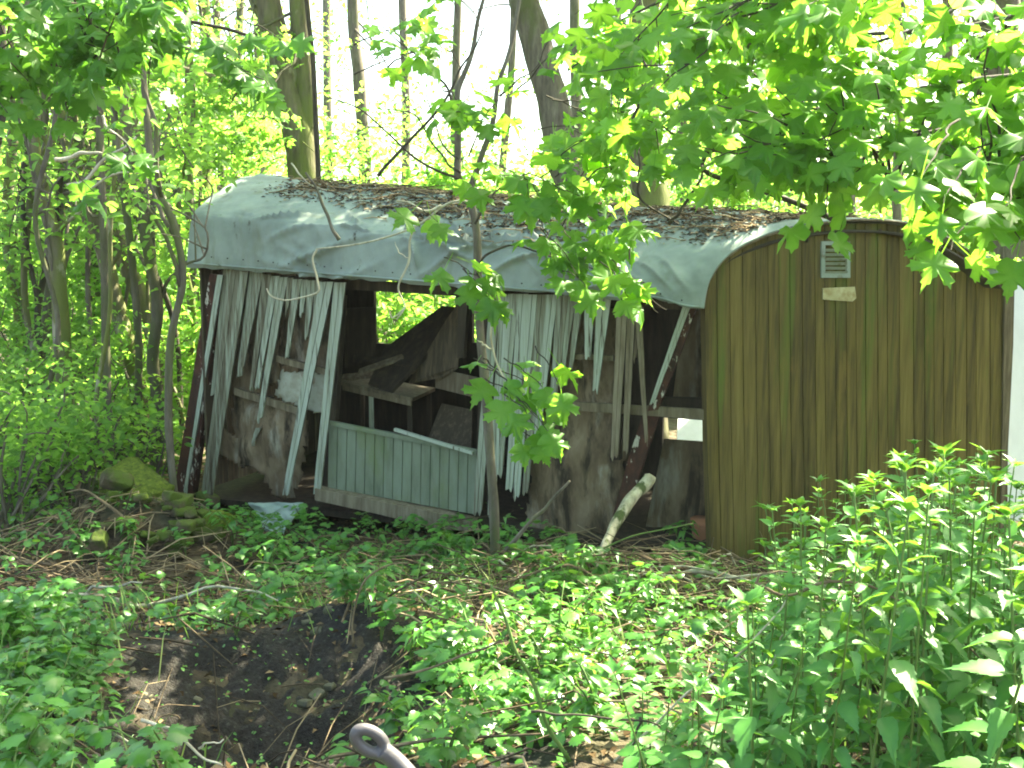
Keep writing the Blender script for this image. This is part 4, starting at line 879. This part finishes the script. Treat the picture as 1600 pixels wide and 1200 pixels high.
g.scatter(OVAL, np.stack([x, y, H(x, y)+rng.uniform(.03, .07, n)], -1), np.stack([np.cos(a), np.sin(a), rng.normal(.2, .3, n)], -1), np.stack([rng.normal(0, .4, n), rng.normal(-.4, .4, n), np.ones(n)], -1), rng.uniform(.012, .028, n), rng.random(n)*.5+.5)
tag(g.build('ground_cover', M['weed']), 'low leafy green weeds carpeting the ground in front of the wagon', 'weeds', kind='stuff')
# dry litter and twigs
g = Geo(); n = 30000; x = rng.uniform(-6, 5, n); y = 2.+9*rng.random(n); z = H(x, y)+.012; k = (np.abs(x) < .6*y+.4) & (rng.random(n) < 1-.6*soilmask(x, y)); x, y, z = x[k], y[k], z[k]; n = len(x); a = rng.random(n)*6.28
g.scatter(SIMP, np.stack([x, y, z], -1), np.stack([np.cos(a), np.sin(a), rng.normal(0, .3, n)], -1), np.stack([rng.normal(0, .4, n), rng.normal(0, .4, n), np.ones(n)], -1), rng.uniform(.02, .06, n), rng.random(n))
tag(g.build('leaf_litter', M['litter']), 'dead brown leaves littering the woodland floor', 'leaf litter', kind='stuff')
g = Geo(); 
for k in range(2100):
    if k < 1000: x_, y_ = rng.normal(1.0, 1.2), rng.normal(6.6, .65)
    elif k < 1400: x_, y_ = rng.normal(-3.0, .9), rng.normal(7.0, .8)
    else: x_, y_ = rng.uniform(-4, 3), rng.uniform(2.3, 8)
    if y_ > 8 or y_ < 2.2 or (soilmask(x_, y_) > .3 and rng.random() < .5): continue
    L_ = rng.uniform(.12, .7); a = rng.random()*6.28; z_ = float(H(x_, y_))+rng.uniform(.01, .12); up_ = rng.normal(.0, .22)
    d_ = np.array([math.cos(a), math.sin(a), 0])*L_; p0 = np.array([x_, y_, z_]); e_ = p0+d_; e_[2] = float(H(e_[0], e_[1]))+.02+abs(up_)*L_
    r_ = rng.uniform(.0015, .006); g.tube([p0, (p0+e_)/2+[0, 0, rng.uniform(0, .09)], e_], [r_, r_, r_*.6], 4, rng.random(), cap=False)
tag(g.build('brushwood', M['twig']), 'tangle of thin dry twigs on the ground before the wagon', 'twigs', kind='stuff')
# thicker sticks, one by one
for k in range(46):
    if k < 26: x_, y_ = rng.uniform(-.4, 2.1), rng.uniform(6.0, 7.5)
    elif k < 38: x_, y_ = rng.uniform(-3.8, -2), rng.uniform(6, 8)
    else: x_, y_ = rng.uniform(-1.8, .5), rng.uniform(3.6, 5.8)
    L_ = rng.uniform(.5, 1.3) if k < 38 else rng.uniform(.15, .4); a = rng.normal(0, .7)+(math.pi if k % 2 else 0); g = Geo(); p0 = np.array([x_, y_, float(H(x_, y_))+.03]); e_ = p0+np.array([math.cos(a)*L_, math.sin(a)*L_*.6, 0]); e_[1] = min(e_[1], 7.75); e_[2] = float(H(e_[0], e_[1]))+rng.uniform(.02, .25)
    pth = limb(g, [p0, (p0+e_)/2+[0, 0, rng.uniform(.02, .12)], e_], rng.uniform(.008, .02)*(1 if k < 38 else .4), .004 if k < 38 else .002, 7, n=12, wob=.04, lump=.15)
    where = ('heaped before the wagon door', 'the heap of sticks before the wagon') if k < 26 else (('lying by the mossy rubble', 'sticks by the mossy rubble') if k < 38 else ('lying on the black soil', 'sticks on the black soil'))
    tag(g.build('stick', M['twig'] if k % 3 else M['dead']), 'dead stick '+where[0], 'stick', where[1])
dead('stick', 'thick grey stick slanting up out of the brush heap', [([(790, 860), (830, 815), (860, 785), (888, 752)], .016)], 6.8, 'bark_grey', 'stick')
dead('stick', 'long green-yellow stem lying level across the brush heap up to the end wall', [([(820, 905), (900, 875), (985, 840), (1085, 818)], .008)], 6.5, 'stem', 'stick')
dead('bramble_cane', 'reddish arching bramble cane over the nettle patch', [([(1180, 910), (1230, 925), (1290, 914), (1350, 916), (1400, 935), (1460, 965), (1540, 1035)], .005), ([(1180, 910), (1200, 900), (1230, 893), (1262, 900)], .003)], 2.7, 'twig', 'cane')
dead('bramble_cane', 'brown bramble cane arching up from the weeds beside the black soil', [([(552, 1010), (552, 950), (570, 905), (610, 885), (640, 882)], .006)], 4.6, 'twig', 'cane')
dead('bramble_cane', 'green leafless shoot slanting up at the bottom centre', [([(890, 1190), (850, 1110), (815, 1040), (790, 975), (770, 915)], .007)], 2.9, 'stem', 'cane')
dead('stick', 'pale dry stick in the weeds at the bottom left', [([(220, 1125), (270, 1145), (310, 1170), (345, 1200)], .006), ([(310, 1170), (345, 1155)], .004)], 3.0, 'dead', 'stick')
dead('stick', 'dark thin dead stalk across the sunlit weeds', [([(830, 1112), (900, 1115), (1000, 1125), (1070, 1165)], .004), ([(1000, 1120), (985, 1190)], .004)], 2.6, 'bark_dark', 'stick')
dead('stick', 'long pale dry stalk between the sunlit weeds and the nettles', [([(960, 1190), (1060, 1100), (1150, 1020), (1210, 960), (1240, 930)], .004), ([(1200, 1040), (1230, 985)], .003)], 2.7, 'dead', 'stick')
dead('stick', 'pale stalk slanting through the weeds right of the black soil', [([(600, 1060), (690, 1040), (760, 1010), (790, 1000)], .006)], 3.6, 'twig', 'stick')

# ---- weeds with bigger leaves
def weed_plant(kind):
    root = empty('weed_plant', (0, 0, 0)); g, gl = Geo(), Geo(); h_ = rng.uniform(.22, .42); P_, Tp, Nn, Sz = [], [], [], []
    for s_ in range(3 if kind else 2):
        a = rng.random()*6.28; e_ = np.array([math.cos(a)*.14, math.sin(a)*.14, h_*rng.uniform(.7, 1)]); pth = limb(g, [[0, 0, -.03], [e_[0]*.3, e_[1]*.3, e_[2]*.6], e_], .005, .002, 5, n=8)
        for i_ in (3, 5, 6, 7):
            for q_ in range(3):
                a = rng.random()*6.28; tp = np.array([math.cos(a), math.sin(a), rng.uniform(-.5, .2)]); P_.append(pth[i_]+tp*.03); Tp.append(tp); Nn.append([rng.normal(0, .3), rng.normal(-.3, .3), 1]); Sz.append(rng.uniform(.05, .09)*(1.1-i_*.03))
    n_ = len(P_); gl.scatter(LOBE if kind != 1 else SERR, P_, np.array(Tp), np.array(Nn, float), np.array(Sz), rng.random(n_))
    g.build('stem', M['stem'], root); gl.build('leaves', M['weed'], root); return root
protos = [weed_plant(k % 3) for k in range(5)]
spots = []
for (px_, py_, sx, sy, n_) in ((560, 1010, 40, 50, 10), (100, 1120, 90, 60, 26), (650, 900, 100, 40, 20), (830, 860, 120, 40, 12), (800, 1060, 80, 60, 9), (330, 900, 90, 40, 12), (60, 1010, 60, 40, 12), (1000, 1010, 70, 50, 10), (880, 960, 60, 40, 10), (560, 1090, 25, 40, 6), (330, 1170, 70, 20, 6), (700, 1130, 70, 50, 10), (450, 850, 60, 15, 6)):
    for q_ in range(n_):
        a_, b_ = px_+rng.normal(0, sx), py_+rng.normal(0, sy); 
        if b_ > 1290 or b_ < 800: continue
        gp = G(a_, b_)
        if soilmask(gp[0], gp[1]) > .5: continue
        spots.append((gp, 'weeds at the sunlit bottom centre' if (a_ > 640 and b_ > 960) else ('leafy weeds at the lower left' if a_ < 450 else 'leafy weeds along the middle of the clearing')))
for k, (p, gr) in enumerate(spots):
    o = protos[k] if k < 5 else copy_tree(protos[k % 5]); o.location = (p[0], p[1], float(H(p[0], p[1]))); s_ = rng.uniform(.7, 1.15); o.scale = (s_, s_, s_); o.rotation_euler.z = rng.random()*6.28
    tag(o, {'weeds at the sunlit bottom centre': 'leafy weed catching the sun at the bottom centre', 'leafy weeds at the lower left': 'leafy green weed in the shade at the lower left', 'leafy weeds along the middle of the clearing': 'leafy green weed between the black soil and the brush heap'}[gr], 'weed', gr)
# ---- nettles
def nettle(h_):
    root = empty('nettle', (0, 0, 0)); g, gl = Geo(), Geo(); bend = rng.normal(0, .06, 2); pth = limb(g, [[0, 0, -.04], [bend[0]*.3, bend[1]*.3, h_*.5], [bend[0], bend[1], h_]], .0045, .0022, 5, n=18)
    P_, Tp, Nn, Sz = [], [], [], []; m_ = int(h_/.055)
    for k in range(m_):
        t_ = .12+.88*k/(m_-1); i_ = min(17, int(t_*17)); a0 = (k % 2)*math.pi/2+rng.normal(0, .25); s_ = (.092 if t_ < .75 else .092-.05*(t_-.75)/.25)*rng.uniform(.8, 1.15)
        for sgn in (0, math.pi):
            a = a0+sgn; dz = rng.uniform(-.45, .1) if t_ < .85 else rng.uniform(.2, .9); tp = np.array([math.cos(a), math.sin(a), dz]); tp = tp/np.linalg.norm(tp); P_.append(pth[i_]+tp*s_*.28); Tp.append(tp); Nn.append([rng.normal(0, .2), rng.normal(0, .2), 1]); Sz.append(s_)
    for q_ in range(7):
        a = q_*2.4+rng.random(); P_.append(pth[17]+np.array([math.cos(a), math.sin(a), 0])*.008); Tp.append(np.array([math.cos(a), math.sin(a), rng.uniform(.5, 1.6)])); Nn.append([-math.cos(a), -math.sin(a), .6]); Sz.append(rng.uniform(.03, .055))
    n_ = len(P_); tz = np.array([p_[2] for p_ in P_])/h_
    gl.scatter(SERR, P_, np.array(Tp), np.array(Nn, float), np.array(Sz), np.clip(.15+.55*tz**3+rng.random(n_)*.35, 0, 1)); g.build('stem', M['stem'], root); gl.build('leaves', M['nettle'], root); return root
NP = [nettle(h_) for h_ in (1.15, 1.0, .9, 1.05, .8, .7, 1.1)]; used = set()
def top_limit(px): return float(np.interp(px, [1000, 1080, 1150, 1200, 1290, 1350, 1420, 1480, 1530, 1600, 1700], [1060, 1000, 960, 900, 750, 735, 740, 680, 690, 760, 760]))
cnt = 0; tries = 0
while cnt < 175 and tries < 6000:
    tries += 1; y_ = 2.0+3.6*rng.random()**1.1; x_ = rng.uniform(.2, .62*y_+.3); z_ = float(H(x_, y_)); px_ = 800+FPX*x_/y_
    if px_ < 985: continue
    lim = top_limit(px_) + rng.uniform(0, 45) + 25*(1-min(1, (y_-2)/2.5)); top = P(px_, lim, y_)[2]; hh = top - z_
    if hh < .25: continue
    hh = min(hh, 1.5); k = int(rng.integers(7)); ph = (1.15, 1.0, .9, 1.05, .8, .7, 1.1)[k]; s_ = hh/ph
    if s_ < .45: continue
    s_ = min(s_, 1.5)
    if k not in used: o = NP[k]; used.add(k)
    else: o = copy_tree(NP[k])
    o.location = (x_, y_, z_); o.scale = (max(min(s_, 1.1), .8), max(min(s_, 1.1), .8), s_); o.rotation_euler = (rng.normal(0, .12), rng.normal(0, .12), rng.random()*6.28); cnt += 1
    tag(o, 'green stinging nettle with toothed leaves in the dense patch before the brown end wall', 'nettle', 'nettles in front of the end wall')
for k in range(7):
    if k not in used:
        for ch in list(NP[k].children): bpy.data.objects.remove(ch)
        bpy.data.objects.remove(NP[k])

# ---- stones
def stone(c, r, mat, label, group, sq=(1, .8, .6), seed=0):
    import bmesh
    bm = bmesh.new(); bmesh.ops.create_icosphere(bm, subdivisions=3, radius=1)
    for v in bm.verts:
        p = np.array(v.co); q_ = np.sign(p)*np.abs(p)**.42; d_ = 1+.75*float(fbm(p[0]*1.7+seed, p[1]*1.7+p[2]*1.3, seed, 5)); v.co = Vector((q_[0]*sq[0]*r*d_, q_[1]*sq[1]*r*d_, q_[2]*sq[2]*r*d_))
    me = bpy.data.meshes.new('stone'); bm.to_mesh(me); bm.free(); me.materials.append(M[mat])
    for p_ in me.polygons: p_.use_smooth = True
    o = bpy.data.objects.new('stone', me); COL.objects.link(o); o.location = [float(q_) for q_ in c]; o.rotation_euler = (rng.normal(0, .2), rng.normal(0, .2), rng.random()*3); return tag(o, label, 'stone', group)
p = P(215, 768, 8.3); stone(p, .28, 'moss', 'large stone thickly covered in yellow-green moss left of the wagon', None, (1, .7, .5), 3)
p = P(262, 800, 8.0); stone(p, .14, 'moss', 'small moss-capped stone right below the large mossy one', None, (1, .8, .6), 5)
p = P(335, 818, 7.8); stone(p, .12, 'moss', 'mossy round stone at the right end of the rubble pile', None, (1, .8, .7), 8)
for k in range(38):
    px_, py_ = rng.uniform(140, 360), rng.uniform(775, 885); p = G(px_, py_); p[2] = float(H(p[0], p[1]))+rng.uniform(.02, .18); stone(p, rng.uniform(.035, .105), 'stone', 'dirty rubble stone in the pile left of the wagon', 'rubble stones left of the wagon', (1, rng.uniform(.55, .9), rng.uniform(.35, .65)), 10+k)
for k in range(26):
    px_, py_ = rng.uniform(20, 520), rng.uniform(930, 1130); p = G(px_, py_); p[2] = float(H(p[0], p[1])); stone(p, rng.uniform(.012, .035), 'bark_grey', 'small dusty stone on the black soil', 'small stones on the black soil', (1, .8, .5), 60+k)
# ---- grass stalks
g = Geo(); n = 1500
for k in range(n):
    x_ = rng.uniform(-3.5, 2.6); y_ = rng.uniform(2.2, 7)
    if soilmask(x_, y_) > .55 or vnoise(x_*1.5, y_*1.5, 77) < .45: continue
    a = rng.random()*6.28; L_ = rng.uniform(.12, .4); p0 = np.array([x_, y_, float(H(x_, y_))]); d_ = np.array([math.cos(a)*.5, math.sin(a)*.5, 1])*L_; e_ = p0+d_-[0, 0, .25*L_]
    s_ = np.array([-math.sin(a), math.cos(a), 0])*.003; m_ = p0+d_*.55; g.add([p0-s_, p0+s_, m_+s_, m_-s_, e_], [0, 1, 2, 3, 3, 2, 4], [4, 3], rng.random())
tag(g.build('grass', M['grass']), 'thin grass blades among the weeds', 'grass', kind='stuff')

# ---- iron eye on a bar in the foreground
g = Geo(); Yh = 2.2; c = P(578, 1158, Yh); rx_, rz_ = .030, .026; ring = []
for k in range(25):
    a = k/24*2*math.pi; ring.append(c+np.array([math.cos(a)*rx_-math.sin(a)*.006, .006*math.cos(a), math.sin(a)*rz_-math.cos(a)*.010]))
g.tube(ring, .0135, 12)
e1 = P(598, 1172, Yh); bar = spline([e1, P(625, 1196, Yh), P(660, 1240, Yh-.02), P(700, 1310, Yh-.06), np.array([-.08, 2.05, .48])], 26); g.tube(bar, np.linspace(.020, .024, 26), 14)
o = tag(g.build('iron_hook_bar', M['iron']), 'smooth grey iron bar ending in a round eye, sticking up at the bottom edge', 'iron bar')
rm = o.modifiers.new('r', 'REMESH'); rm.mode = 'VOXEL'; rm.voxel_size = .003; rm.use_smooth_shade = True
sm = o.modifiers.new('s', 'SMOOTH'); sm.iterations = 6

# ------------------------------------------------------------------ the air between the camera and the far trees
g = Geo(); b_ = [(-70, -6), (70, -6), (70, 75), (-70, 75)]
g.prism([[x_, y_, -4] for x_, y_ in b_][::-1], [[x_, y_, 24] for x_, y_ in b_][::-1])
m, n_ = nmat('morning_air'); v = N(n_, 'ShaderNodeVolumePrincipled'); v.inputs['Density'].default_value = .0006; v.inputs['Color'].default_value = (.93, .97, 1, 1); v.inputs['Anisotropy'].default_value = .35
ou = N(n_, 'ShaderNodeOutputMaterial'); n_.links.new(v.outputs[0], ou.inputs['Volume'])
tag(g.build('haze', m, origin=(0, 0, 0), smooth=False), 'thin bright haze in the woodland air', 'haze', kind='stuff')
